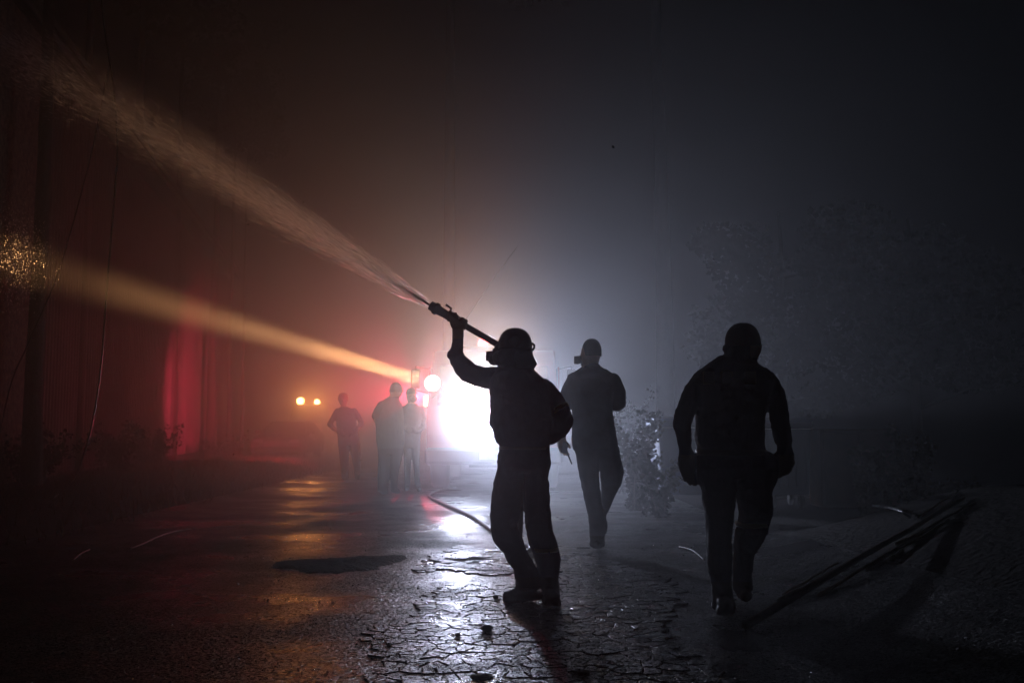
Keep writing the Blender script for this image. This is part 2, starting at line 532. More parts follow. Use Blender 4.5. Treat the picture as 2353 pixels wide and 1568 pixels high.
# ------------------------------------------------------------------ trees, pole, plants
def leaf_cloud(mb, rr, clumps, per, size):
    for (c, rad) in clumps:
        for _ in range(per):
            while True:
                d = Vector((rr.uniform(-1, 1), rr.uniform(-1, 1), rr.uniform(-1, 1)))
                if d.length < 1: break
            p = c + Vector((d.x * rad[0], d.y * rad[1], d.z * rad[2]))
            a = Vector((rr.gauss(0, 1), rr.gauss(0, 1), rr.gauss(0, .6))).normalized()
            b = a.cross(Vector((rr.gauss(0, 1), rr.gauss(0, 1), rr.gauss(0, 1)))).normalized()
            l = size * rr.uniform(.6, 1.3); w = l * .42
            nn = a.cross(b)
            mb.add([p, p + a * l * .5 + b * w, p + a * l + nn * l * .15, p + a * l * .5 - b * w], [(0, 1, 2, 3)])
def tree(name, x, y, h, r, crown, label, seed, lean=(0, 0), leaf=M_LEAFD, per=160, size=0.16, group='bare-stemmed trees in the smoke', nlimb=7):
    rr = random.Random(seed)
    z0 = ground_z(x, y) - 0.05
    t = empty(name, (x, y, z0), label, 'tree', group)
    path = []; rad = []
    for i in range(9):
        k = i / 8
        path.append(Vector((x + lean[0] * k * h + rr.uniform(-.04, .04) * (i > 0), y + lean[1] * k * h + rr.uniform(-.04, .04), z0 + k * h)))
        rad.append(r * (1.25 if i == 0 else 1 - .75 * k))
    tb = MB(); tb.tube(path, rad, 10); trunk = tb.build('trunk', M_BARK, t)
    zlo, zhi, cr = crown
    lb = MB(); clumps = []
    for i in range(nlimb):
        zz = zlo + (zhi - zlo) * (i + .3) / nlimb
        k = min(.97, max(.05, zz / h)); base = path[0].lerp(path[-1], k)
        an = i * 2.4 + rr.uniform(-.4, .4); ln = cr * rr.uniform(.6, 1.05)
        e = base + Vector((math.cos(an) * ln, math.sin(an) * ln, ln * rr.uniform(.1, .5)))
        mid = base.lerp(e, .5) + Vector((0, 0, rr.uniform(-.1, .25)))
        lb.tube(catmull([base, mid, e], 3), [r * .32 * (1 - .8 * q / 6) for q in range(7)], 6)
        for q in (.45, .75, 1.0):
            p = base.lerp(e, q) + Vector((rr.uniform(-.3, .3), rr.uniform(-.3, .3), rr.uniform(-.1, .4))) * cr * .4
            s_ = cr * rr.uniform(.22, .42)
            clumps.append((p, (s_, s_, s_ * .75)))
    lb.build('limbs', M_BARK, t)
    cb = MB(); leaf_cloud(cb, rr, clumps, per, size)
    cb.build('crown', leaf, t)
    return t
def at_ground(u, Y):
    x = (u - 1176) / FPX * Y / math.cos(PITCH) * math.cos(PITCH)
    return x
tree('pine_tree', at_ground(303, 26), 26, 15.5, .19, (11.5, 15.3, 2.2), 'dark straight trunk nearest the hanging cable, second trunk left of the red glow', 11)
tree('pine_tree', at_ground(487, 33.5), 33.5, 15, .17, (11.8, 14.8, 2.0), 'dark straight trunk directly right of the red glow on the shed', 12)
tree('pine_tree', at_ground(527, 37), 37, 14, .09, (11.8, 13.8, 1.6), 'thin trunk just right of the red glow, left one of a slender pair', 13)
tree('pine_tree', at_ground(557, 39), 39, 14.5, .08, (11.9, 14.2, 1.5), 'thinnest trunk, between the slender trunk and the orange lamps', 14)
tree('pine_tree', at_ground(80, 14.6), 14.6, 14.5, .13, (11.6, 14.2, 1.8), 'leftmost dark trunk, in front of the roughcast wall', 18)
tree('pine_tree', at_ground(178, 19), 19, 15, .11, (11.9, 14.7, 1.7), 'slim dark trunk between the leftmost trunk and the hanging cable', 19)
tree('pine_tree', at_ground(398, 29), 29, 15, .12, (11.9, 14.7, 1.7), 'slim dark trunk at the left end of the red glow on the shed', 20)
tree('tall_tree', at_ground(1527, 19), 19, 13.5, .20, (9.8, 13.4, 2.6), 'tall dark trunk rising in the smoke above the two men at right', 15, lean=(-.008, 0))
tree('leafy_tree', at_ground(1800, 24), 24, 6.4, .13, (1.6, 5.4, 2.0), 'leafy tree behind the bins, dim in blue smoke', 16, per=240, size=.15, nlimb=10, group='trees behind the bins')
tree('leafy_tree', at_ground(2100, 22), 22, 5.6, .13, (1.2, 4.8, 2.1), 'leafy tree at far right of the bins, almost black', 17, per=220, size=.15, nlimb=10, group='trees behind the bins')

px, py = at_ground(1030, 23), 23.0
pole = empty('utility_pole', (px, py, ground_z(px, py) - .05), 'tall pale utility pole behind the fire engine, faint in the smoke', 'pole')
mb = MB(); mb.tube([(px, py, -.1), (px, py, 6), (px, py, 12.2)], [.15, .13, .10], 14); mb.build('shaft', M_WOODPOLE, pole)
mb = MB(); mb.box((px, py - .12, 11.6), (2.0, .1, .12)); mb.build('crossarm', M_WOODPOLE, pole)
for dx in (-.85, -.3, .3, .85):
    mb = MB(); mb.tube([(px + dx, py - .12, 11.66), (px + dx, py - .12, 11.72), (px + dx, py - .12, 11.76), (px + dx, py - .12, 11.86)], [.02, .05, .03, .04], 8); mb.build('insulator', M_STONE, pole)

def shrub(name, u, Y, w, h, label, seed, leaf=M_LEAF, stems=9, per=26, size=.07, cat='shrub', group='roadside shrubs'):
    rr = random.Random(seed)
    x = at_ground(u, Y); z0 = ground_z(x, Y) - .03
    t = empty(name, (x, Y, z0), label, cat, group)
    sb = MB(); clumps = []
    for i in range(stems):
        e = Vector((x + rr.uniform(-w, w), Y + rr.uniform(-w, w) * .7, z0 + h * rr.uniform(.55, 1.08)))
        b0 = Vector((x + rr.uniform(-w, w) * .4, Y + rr.uniform(-w, w) * .3, z0))
        mid = b0.lerp(e, .5) + Vector((rr.uniform(-.1, .1), rr.uniform(-.1, .1), .05)) * h
        pth = catmull([b0, mid, e], 4)
        sb.tube(pth, [.010 * (1 - .7 * q / 8) for q in range(9)], 5)
        for q in range(1, 9):
            rad = .05 + .16 * w * rr.random()
            clumps.append((pth[q], (rad, rad, rad * 1.2)))
    sb.build('stems', M_BARK, t)
    cb = MB(); leaf_cloud(cb, rr, clumps, per // 2, size); cb.build('leaves', leaf, t)
shrub('roadside_shrub', 1462, 13.6, .34, 1.30, 'leafy weed bush between the masked walker and the blue bin', 21, stems=12, per=30)
shrub('roadside_shrub', 1500, 12.6, .30, .85, 'low weed bush in front of the left end of the blue bin', 22, stems=10)
shrub('roadside_shrub', 1445, 17.0, .55, 1.75, 'tall sparse weeds behind the masked walker shoulder', 23, stems=12, per=20)
shrub('roadside_shrub', 2090, 12.0, .30, 1.05, 'upright bush right of the bins with orange light put into its leaf colour', 24, leaf=M_GRASS, stems=12, per=40)  # straw leaf colour imitates orange light on this bush and the next two
shrub('roadside_shrub', 2010, 12.3, .32, .85, 'orange tinged bush between the bins and the tallest bush', 25, leaf=M_GRASS, stems=12, per=36)
shrub('roadside_shrub', 2170, 11.8, .26, .75, 'small orange tinged bush, rightmost of the row', 26, leaf=M_GRASS, stems=9, per=30)
shrub('roadside_shrub', 270, 19.0, .6, .9, 'dark scrub at the foot of the shed below the hanging cable', 27, leaf=M_LEAFD, stems=12, per=28)
shrub('roadside_shrub', 360, 24.0, .7, .8, 'dark scrub under the trunk left of the red glow', 28, leaf=M_LEAFD, stems=12, per=26)
shrub('roadside_shrub', 90, 15.0, .7, .8, 'dark scrub at the far left below the roughcast wall', 29, leaf=M_LEAFD, stems=12, per=26)
shrub('roadside_shrub', 520, 30.0, .8, .7, 'low scrub below the slender pair of trunks', 30, leaf=M_LEAFD, stems=12, per=24)

# rough grass along both edges
gb = MB(); rr = random.Random(5)
for _ in range(5000):
    side = rr.random()
    if side < 2:
        x = rr.uniform(-8, -4.4) ; y = rr.uniform(6, 34)
    else:
        y = rr.uniform(5, 20); x = rr.uniform(1.9 + (0.16 * (y - 6)), 7)
    z = ground_z(x, y) - .01
    h = rr.uniform(.05, .22); a = rr.uniform(0, 6.28); w = .006
    d = Vector((rr.gauss(0, .35), rr.gauss(0, .35), 1)).normalized() * h
    p = Vector((x, y, z)); sv = Vector((math.cos(a), math.sin(a), 0)) * w
    gb.add([p - sv, p + sv, p + d * .6 + sv * .7, p + d, p + d * .6 - sv * .7], [(0, 1, 2, 3, 4)])
tag(gb.build('verge_grass', M_GRASS), 'rough wet grass along both edges of the road', 'grass', kind='stuff')
#==PART3==
# ------------------------------------------------------------------ vehicles
def emis(name, color, strength):
    m = bpy.data.materials.new(name); m.use_nodes = True
    nt = m.node_tree; nt.nodes.remove(nt.nodes['Principled BSDF'])
    e = nt.nodes.new('ShaderNodeEmission'); e.inputs[0].default_value = (*color, 1); e.inputs[1].default_value = strength
    nt.links.new(e.outputs[0], nt.nodes['Material Output'].inputs['Surface'])
    return m
E_HEAD = emis('lit_headlight', HEAD_C, 150)
E_WORK = emis('lit_work_lamp', (1.0, .86, .66), 4)
E_FLOOD = emis('lit_flood', (1.0, .9, .75), 60)
E_RED = emis('lit_red_beacon', (1.0, .05, .07), 10)
E_REDO = emis('lit_side_marker', (1.0, .30, .16), 8)
E_AMBER = emis('lit_amber_lamp', (1.0, .50, .14), 60)

def wheel(c, r, w, parent, out):
    c = Vector(c)
    mb = MB(); mb.tube([c + Vector((-w / 2, 0, 0)), c + Vector((-w * .38, 0, 0)), c + Vector((w * .38, 0, 0)), c + Vector((w / 2, 0, 0))], [r * .92, r, r, r * .92], 28)
    ty = mb.build('wheel', M_RUBBER, parent)
    mb = MB(); o = Vector((out * (w / 2 + .004), 0, 0))
    mb.tube([c + o, c + o * 1.12], [r * .58, r * .52], 20); mb.build('rim', M_STEEL, ty)
    mb = MB(); mb.tube([c + o * 1.12, c + o * 1.5], [r * .16, r * .12], 10); mb.build('hub', M_DARKM, ty)
    return ty

FY = 18.0
XL, XR = -1.53, 0.87
XC = (XL + XR) / 2
eng = empty('fire_engine', (XC, FY + 3, 0), 'red fire engine with a glaring headlight behind the man with the hose', 'fire engine')
# cab: side profile (y, z) pushed across the width, sides leaning in towards the roof
def prism(profile, x0, x1, taper, mb, ztop, zlo):
    n = len(profile); vs = []
    for sx, x in ((1, x0), (-1, x1)):
        for (y, z) in profile:
            k = max(0, (z - zlo) / (ztop - zlo))
            vs.append((x + sx * taper * k, y, z))
    fs = [tuple(range(n)), tuple(range(2 * n - 1, n - 1, -1))]
    for i in range(n):
        j = (i + 1) % n
        fs.append((j, i, n + i, n + j))
    mb.add(vs, fs)
mb = MB(); prism([(FY, .55), (FY - .03, 1.0), (FY, 1.45), (FY + .18, 2.3), (FY + .32, 2.52), (FY + 2.3, 2.52), (FY + 2.3, .55)], XL, XR, .10, mb, 2.52, 1.45)
cab = mb.build('cab', M_REDP, eng)
mb = MB(); vs = []
def fy(z): return FY - .012 + (z - 1.45) / .85 * .18
for x, z in ((XL + .18, 1.52), (XR - .18, 1.52), (XR - .22, 2.24), (XL + .22, 2.24)): vs.append((x, fy(z), z))
vs += [(a, b - .02, c) for a, b, c in vs]
mb.add(vs, [(0, 1, 2, 3), (7, 6, 5, 4), (0, 4, 5, 1), (1, 5, 6, 2), (2, 6, 7, 3), (3, 7, 4, 0)])
mb.build('windscreen', M_GLASS, cab)
for sgn, x in ((-1, XL), (1, XR)):
    mb = MB(); mb.box((x - sgn * .005, FY + 1.05, 1.45), (.03, 1.1, 1.6), bev=.01); d = mb.build('door', M_REDP, eng)
    mb = MB(); mb.box((x + sgn * -.03, FY + 1.05, 1.95), (.035, .9, .55)); mb.build('window', M_GLASS, d)
    mb = MB(); mb.box((x + sgn * .025, FY + 1.45, 1.4), (.03, .16, .04)); mb.build('handle', M_DARKM, d)
    mb = MB(); mb.box((x + sgn * .20, FY - .12, 2.0), (.16, .07, .34), bev=.02); mi = mb.build('mirror', M_DARKM, eng)
    mb = MB(); mb.tube([(x, FY + .2, 2.2), (x + sgn * .2, FY - .1, 2.22), (x + sgn * .2, FY - .1, 1.8), (x, FY + .1, 1.75)], .014, 6); mb.build('mirror_arm', M_DARKM, mi)
mb = MB(); mb.box((XC, FY - .14, .62), (2.44, .26, .3), bev=.05); mb.build('bumper', M_DARKM, eng)
for i in range(6):
    mb = MB(); mb.box((XC, FY - .045, .88 + i * .09), (.95, .04, .05), bev=.01); mb.build('grille_slat', M_DARKM, eng)
mb = MB(); mb.box((XC, FY + 4.75, 1.62), (2.42, 4.6, 2.2), bev=.04); bodyo = mb.build('equipment_body', M_REDP, eng)
for sgn in (-1, 1):
    for k in range(3):
        mb = MB(); mb.box((XC + sgn * 1.215, FY + 3.3 + k * 1.45, 1.75), (.03, 1.25, 1.5)); sh = mb.build('roller_shutter', M_STEEL, bodyo)
mb = MB(); mb.box((XC, FY + 3.5, .52), (.9, 6.6, .22)); mb.build('chassis', M_DARKM, eng)
for y in (FY + .95, FY + 5.2):
    for sgn in (-1, 1):
        wheel((XC + sgn * 1.02, y, .5), .5, .32, eng, sgn)
for x in (XC - .35, XC + .35):
    mb = MB(); mb.tube([(x, FY - .04, 1.5), (x + .3, FY + .06, 2.0)], .012, 6); mb.build('wiper', M_DARKM, eng)
mb = MB(); mb.box((XC, FY - .285, .62), (.5, .02, .12)); mb.build('number_plate', M_WHITEP, eng)
# headlights: the one towards the left of the picture burns
HP = P(1055, 965, FY - .1)
for x, lit in ((HP.x, True), (2 * XC - HP.x, False)):
    c = Vector((x, FY - .05, HP.z))
    mb = MB(); mb.tube([c + Vector((0, .06, 0)), c + Vector((0, -.06, 0)), c + Vector((0, -.08, 0))], [.19, .19, .165], 28); hl = mb.build('headlight', M_STEEL, eng)
    mb = MB(); mb.tube([c + Vector((0, -.078, 0)), c + Vector((0, -.10, 0)), c + Vector((0, -.115, 0))], [.155, .14, .07], 28); mb.build('lens', E_HEAD if lit else M_GLASS, hl)
    if lit:
        lamp('SPOT', 'headlight_light', c + Vector((0, -.26, 0)), HEAD_W, HEAD_C, hl, .11, target=c + Vector((math.sin(R(28.5)), -math.cos(R(28.5)), .10)), cone=90, blend=1.0)
# work lamp on a bracket: throws the long beam to the left
WP = P(994, 880, FY - .45)
BEAM_TO = P(0, 588, 8.0)
wd = (BEAM_TO - WP).normalized()
mb = MB(); mb.tube([WP - wd * .22, WP - wd * .16, WP - wd * .02], [.06, .13, .155], 24); wl = mb.build('work_lamp', M_DARKM, eng)
mb = MB(); mb.sphere(WP + wd * .01, .143, 24, 16); mb.build('lens', E_WORK, wl)
mb = MB(); mb.tube([WP - wd * .19, WP + Vector((.12, .2, -.15)), Vector((XL + .06, FY + .1, WP.z - .25))], .018, 8); mb.build('bracket', M_DARKM, wl)
lamp('SPOT', 'work_light', WP + wd * .32, WORK_W, WORK_C, wl, .10, target=BEAM_TO, cone=2.4, blend=.7)
# flood lamp under the windscreen aimed up along the water jet
FP = P(1078, 893, FY - .10)
fd = Vector((math.sin(R(6)), -math.cos(R(6)), math.tan(R(20)))).normalized()
mb = MB(); mb.tube([FP - fd * .10, FP - fd * .02, FP + fd * .02], [.05, .085, .09], 20); fl = mb.build('flood_lamp', M_DARKM, eng)
mb = MB(); mb.tube([FP + fd * .022, FP + fd * .04], [.075, .05], 20); mb.build('lens', E_FLOOD, fl)
lamp('SPOT', 'flood_light', FP + fd * .2, FLOOD_W, FLOOD_C, fl, .06, target=FP + fd, cone=76, blend=1.0)
# unseen lamp added to light the water jet, hidden behind the hose man
RP = P(1236, 972, FY - .12)
rdir = Vector((-math.sin(R(16)), -math.cos(R(16)), math.tan(R(10.5)))).normalized()
mb = MB(); mb.tube([RP - rdir * .12, RP - rdir * .05, RP], [.04, .07, .075], 20); rs = mb.build('added_jet_lamp', M_DARKM, eng)
mb = MB(); mb.tube([RP + rdir * .002, RP + rdir * .012], [.062, .05], 20); mb.build('lens', E_FLOOD, rs)
mb = MB(); mb.tube([RP - rdir * .08, RP + Vector((.02, .14, -.02)), (RP.x + .02, FY + .12, RP.z - .02)], .014, 8); mb.build('bracket', M_DARKM, rs)
lamp('SPOT', 'added_jet_light', RP + rdir * .12, SPOT_W, SPOT_C, rs, .05, target=RP + rdir * 2, cone=36, blend=1.0)
# beacons
mb = MB(); mb.box((XC, FY + .8, 2.60), (1.5, .28, .10), bev=.03); lb_ = mb.build('light_bar', M_DARKM, eng)
bp_ = P(1110, 798, FY + .8)
for x, m in ((bp_.x, E_RED), (2 * XC - bp_.x, M_REDP)):
    mb = MB(); mb.box((x, FY + .8, 2.72), (.2, .2, .15), bev=.03); mb.build('beacon', m, lb_)
sp = P(966, 921, FY + .55)
mb = MB(); mb.box((XL - .06, FY + .5, sp.z), (.10, .12, .2), bev=.02); mk = mb.build('side_marker', E_REDO, eng)
rp = P(946, 916, FY + 2.6)
rbk = Vector((XL - .18, FY + 2.6, rp.z))
mb = MB(); mb.tube([rbk + Vector((0, 0, -.12)), rbk + Vector((0, 0, .08)), rbk + Vector((0, 0, .13))], [.10, .09, .04], 16); bk = mb.build('side_beacon', E_RED, eng)
mb = MB(); mb.box((XL - .08, FY + 2.6, rp.z - .16), (.3, .12, .06)); mb.build('beacon_bracket', M_DARKM, bk)
lamp('SPOT', 'beacon_light', rbk + Vector((-.25, 0, .05)), RED_W, RED_C, bk, .05, target=P(452, 905, 34.5), cone=34, blend=1.0)
lamp('SPOT', 'beacon_sweep', rbk + Vector((-.25, 0, .1)), 300, RED_C, bk, .05, target=rbk + Vector((-1, -.05, .12)), cone=120, blend=1.0)
lamp('SPOT', 'beacon_glow', rbk + Vector((-.25, -.1, .05)), RED_GLOW_W, RED_C, bk, .05, target=(-2.2, 0, 1.6), cone=56, blend=1.0)
mb = MB(); mb.tube(catmull([(P(1062, 745, FY + 1.2)), P(1100, 690, FY + 1.2), P(1140, 632, FY + 1.2), P(1187, 568, FY + 1.2)], 3), .010, 6); 
ant = mb.build('antenna', M_STEEL, eng)
a0 = P(1062, 745, FY + 1.2)
mb = MB(); mb.tube([(a0.x - .05, FY + 1.2, 2.5), (a0.x - .03, FY + 1.2, a0.z - .2), a0], [.03, .02, .012], 8); mb.build('antenna_base', M_DARKM, ant)

# parked car in front of the far truck
def car(u, Y, rot):
    x = at_ground(u, Y); z0 = ground_z(x, Y)
    t = empty('parked_car', (x, Y, z0), 'dark parked car in front of the truck with two amber roof lamps', 'car')
    L2, W2 = 2.1, .86
    prof = [(-2.1, .42), (-2.08, .68), (-1.95, .78), (-.95, .90), (-.25, 1.33), (.2, 1.38), (1.0, 1.34), (1.6, 1.0), (2.05, .92), (2.1, .45), (1.9, .25), (-1.95, .25)]
    mb = MB(); n = len(prof); lay = ((-1, 1.0), (-.62, 0.0), (.62, 0.0), (1, 1.0))
    vs = []
    for sx in (-1, -.96, .96, 1):
        for (yy, zz) in prof:
            tap = .20 * max(0, (zz - .9) / .48)
            ex = .03 if abs(sx) == 1 else 0
            zz2 = zz - (.05 if abs(sx) == 1 and zz > .5 else 0)
            vs.append((x + sx * (W2 - tap), Y + yy, z0 + zz2))
    fs = [tuple(range(n)), tuple(range(4 * n - 1, 3 * n - 1, -1))]
    for k in range(3):
        for i in range(n):
            j = (i + 1) % n
            fs.append((k * n + j, k * n + i, (k + 1) * n + i, (k + 1) * n + j))
    mb.add(vs, fs); bod = mb.build('body', M_GREYP, t)
    def quad(name, pts, m, p):
        q = MB(); a = [Vector(pt) for pt in pts]; nn = (a[1] - a[0]).cross(a[2] - a[0]).normalized() * .012
        q.add([p_ + nn for p_ in a] + [p_ - nn for p_ in a], [(0, 1, 2, 3), (7, 6, 5, 4), (0, 4, 5, 1), (1, 5, 6, 2), (2, 6, 7, 3), (3, 7, 4, 0)])
        return q.build(name, m, p)
    quad('windscreen', [(x - .74, Y - .93, z0 + .93), (x + .74, Y - .93, z0 + .93), (x + .60, Y - .30, z0 + 1.32), (x - .60, Y - .30, z0 + 1.32)], M_GLASS, t)
    for s_ in (-1, 1):
        quad('side_window', [(x + s_ * .855, Y - .75, z0 + .95), (x + s_ * .855, Y + 1.3, z0 + .95), (x + s_ * .70, Y + .9, z0 + 1.28), (x + s_ * .70, Y - .2, z0 + 1.28)], M_GLASS, t)
        mb = MB(); mb.box((x + s_ * .62, Y - 2.07, z0 + .66), (.34, .08, .13), bev=.03); mb.build('headlight', M_STEEL, t)
        mb = MB(); mb.box((x + s_ * .98, Y - .7, z0 + .98), (.2, .1, .13), bev=.03); mb.build('wing_mirror', M_GREYP, t)
        for yy in (-1.3, 1.3):
            wheel((x + s_ * .76, Y + yy, z0 + .31), .31, .2, t, s_)
    mb = MB(); mb.box((x, Y - 2.1, z0 + .4), (1.5, .1, .16), bev=.03); mb.build('bumper', M_DARKM, t)
car(668, 36, 0)
def far_truck(u, Y):
    x = at_ground(u, Y); z0 = ground_z(x, Y)
    t = empty('utility_truck', (x, Y, z0), 'hazy truck with two burning amber lamps on its roof', 'truck')
    mb = MB(); prism([(Y, .6), (Y - .02, 1.5), (Y + .35, 2.25), (Y + 1.7, 2.25), (Y + 1.7, .6)], x - .95, x + .95, .12, mb, z0 + 2.25, z0 + 1.4); c = mb.build('cab', M_GREYP, t)
    mb = MB(); mb.box((x, Y + 3.6, z0 + 1.3), (2.0, 3.6, .9), bev=.03); mb.build('load_bed', M_DARKM, t)
    mb = MB(); mb.box((x + .2, Y - .03, 1.15), (.8, .03, .42)); mb.build('front_panel', M_BEIGE, t)
    mb = MB(); mb.box((x, Y - .1, z0 + .55), (2.0, .2, .24), bev=.03); mb.build('bumper', M_DARKM, t)
    mb = MB(); vs = [(x - .75, Y + .0, z0 + 1.62), (x + .75, Y + .0, z0 + 1.62), (x + .7, Y + .27, z0 + 2.15), (x - .7, Y + .27, z0 + 2.15)]
    vs += [(a, b - .03, c2) for a, b, c2 in vs]
    mb.add(vs, [(0, 1, 2, 3), (7, 6, 5, 4), (0, 4, 5, 1), (1, 5, 6, 2), (2, 6, 7, 3), (3, 7, 4, 0)]); mb.build('windscreen', M_GLASS, c)
    for yy in (.6, 4.2):
        for s_ in (-1, 1): wheel((x + s_ * .82, Y + yy, z0 + .42), .42, .26, t, s_)
    bar = MB(); bar.tube([(x - .7, Y + .5, z0 + 2.3), (x + .8, Y + .5, z0 + 2.3)], .035, 8); br = bar.build('roof_bar', M_DARKM, t)
    for uu, vv, r_ in ((690, 921, .17), (728, 923, .13)):
        c = P(uu, vv, Y + .4)
        mb = MB(); mb.tube([c + Vector((0, .2, 0)), c + Vector((0, .12, 0)), c], [.05, r_ + .02, r_ + .03], 20); lm = mb.build('roof_lamp', M_DARKM, t)
        mb = MB(); mb.tube([c + Vector((0, -.004, 0)), c + Vector((0, -.03, 0))], [r_, r_ * .7], 20); mb.build('lens', E_AMBER, lm)
        mb = MB(); mb.tube([c + Vector((0, .1, 0)), Vector((c.x, Y + .5, z0 + 2.3))], .02, 6); mb.build('stalk', M_DARKM, lm)
        lamp('SPOT', 'roof_light', c + Vector((0, -.2, 0)), AMBER_W * (1.4 if r_ > .15 else 1), AMBER_C, lm, r_, target=(3.2, 0, 1.0), cone=20, blend=1.0)
far_truck(712, 46)

# ------------------------------------------------------------------ bins on the right
def container(name, x0, x1, Y, depth, h, label):
    xc = (x0 + x1) / 2; w = x1 - x0; z0 = ground_z(xc, Y)
    t = empty(name, (xc, Y + depth / 2, z0), label, 'bin', 'blue rubbish containers')
    mb = MB(); vs = []
    for z, k in ((.18, .90), (.75, .96), (1.06, 1.0), (1.10, 1.0)):
        hw, hd = w * .47 * k, depth * .5 * k
        r_ = .06
        ring = []
        for cx_, cy_, a0_ in ((hw - r_, hd - r_, 0), (-hw + r_, hd - r_, 90), (-hw + r_, -hd + r_, 180), (hw - r_, -hd + r_, 270)):
            for a in (0, 45, 90):
                ring.append(Vector((xc + cx_ + r_ * math.cos(R(a0_ + a)), Y + depth / 2 + cy_ + r_ * math.sin(R(a0_ + a)), z0 + z * h / 1.24)))
        vs.append(ring)
    mb.ring_tube(vs, False); body = mb.build('tub', M_BINBLUE, t)
    mb = MB(); mb.box((xc, Y + depth / 2, z0 + h * .93), (w, depth * 1.04, .09), bev=.025); mb.build('rim', M_BINBLUE, t)
    rings = []
    for k in range(9):
        a = math.pi * k / 8
        rings.append([Vector((x, Y + depth / 2 - math.cos(a) * depth * .51, z0 + h * .965 + math.sin(a) * h * .06)) for x in (x0, x1)] )
    mb = MB(); n = len(rings); vv = [p for r_ in rings for p in r_]
    fs = [(2 * k, 2 * k + 1, 2 * k + 3, 2 * k + 2) for k in range(n - 1)] + [tuple(2 * k for k in range(n))[::-1], tuple(2 * k + 1 for k in range(n)), (0, 2 * n - 2, 2 * n - 1, 1)]
    mb.add(vv, fs); mb.build('lid', M_BINLID, t)
    for k in range(5):
        mb = MB(); xx = x0 + w * (.16 + .17 * k); mb.box((xx, Y + depth * .02, z0 + h * .52), (.03, .03, h * .55), Matrix.Rotation(R(-3), 3, 'X')); mb.build('rib', M_BINBLUE, t)
    for s_, xx in ((-1, x0), (1, x1)):
        mb = MB(); mb.tube([(xx - s_ * .05, Y + depth / 2, z0 + h * .86), (xx + s_ * .05, Y + depth / 2, z0 + h * .86)], .03, 10); mb.build('lifting_pin', M_STEEL, t)
        for yy in (.15, .85):
            mb = MB(); cx_ = xx - s_ * .16; mb.tube([(cx_ - .025, Y + depth * yy, z0 + .09), (cx_ + .025, Y + depth * yy, z0 + .09)], .09, 16); mb.build('castor', M_RUBBER, t)
    return t
container('rubbish_container', 1.99, 3.44, 14.0, 1.0, 1.26, 'wide blue rubbish container behind the man walking at right')
container('rubbish_container', 3.52, 4.24, 14.05, .8, 1.24, 'narrow blue rubbish container right of the wide blue one')
cx_, cy2 = 4.9, 14.4; z0 = ground_z(cx_, cy2)
cb_ = empty('metal_cabinet', (cx_, cy2, z0), 'rust brown metal cabinet beside the narrow blue container', 'cabinet')
mb = MB(); mb.box((cx_, cy2, z0 + .55), (1.1, .6, 1.1), bev=.02); mb.build('carcass', M_BROWN, cb_)
for s_ in (-1, 1):
    mb = MB(); mb.box((cx_ + s_ * .27, cy2 - .31, z0 + .56), (.5, .03, .98), bev=.01); d = mb.build('door', M_BROWN, cb_)
    mb = MB(); mb.box((cx_ + s_ * .06, cy2 - .34, z0 + .6), (.03, .03, .14)); mb.build('handle', M_DARKM, d)
#==PART4==
# ------------------------------------------------------------------ people
M_JACKET = mat('navy_turnout_cloth', (0.016, 0.018, 0.036), 0.75, spec=0.3, noise=0.3, nscale=6, bump=0.004, bscale=120)
M_TROUSER = mat('dark_trouser_cloth', (0.013, 0.015, 0.030), 0.8, spec=0.3, noise=0.3, nscale=6, bump=0.004, bscale=120)
M_BOOT = mat('boot_leather', (0.012, 0.011, 0.011), 0.7, spec=.25, noise=0.3, nscale=20)
M_GLOVE = mat('glove_leather', (0.03, 0.025, 0.02), 0.6)
M_SKIN = mat('skin', (0.32, 0.19, 0.13), 0.5)
M_SHIRT = mat('blue_grey_shirt', (0.05, 0.06, 0.09), 0.8)
M_HAIR = mat('dark_hair', (0.012, 0.010, 0.009), 0.5, bump=0.004, bscale=90)
M_HELMET = mat('dark_helmet_shell', (0.02, 0.02, 0.024), 0.25, coat=0.4)
M_CAP = mat('dark_cap_cloth', (0.035, 0.022, 0.028), 0.8)
M_MASK = mat('mask_rubber', (0.012, 0.012, 0.013), 0.4)
M_STRIPE = mat('reflective_tape', (0.42, 0.36, 0.16), 0.4)

CLOUD = bpy.data.textures.new('cloth_folds', 'CLOUDS'); CLOUD.noise_scale = 0.07; CLOUD.noise_depth = 3

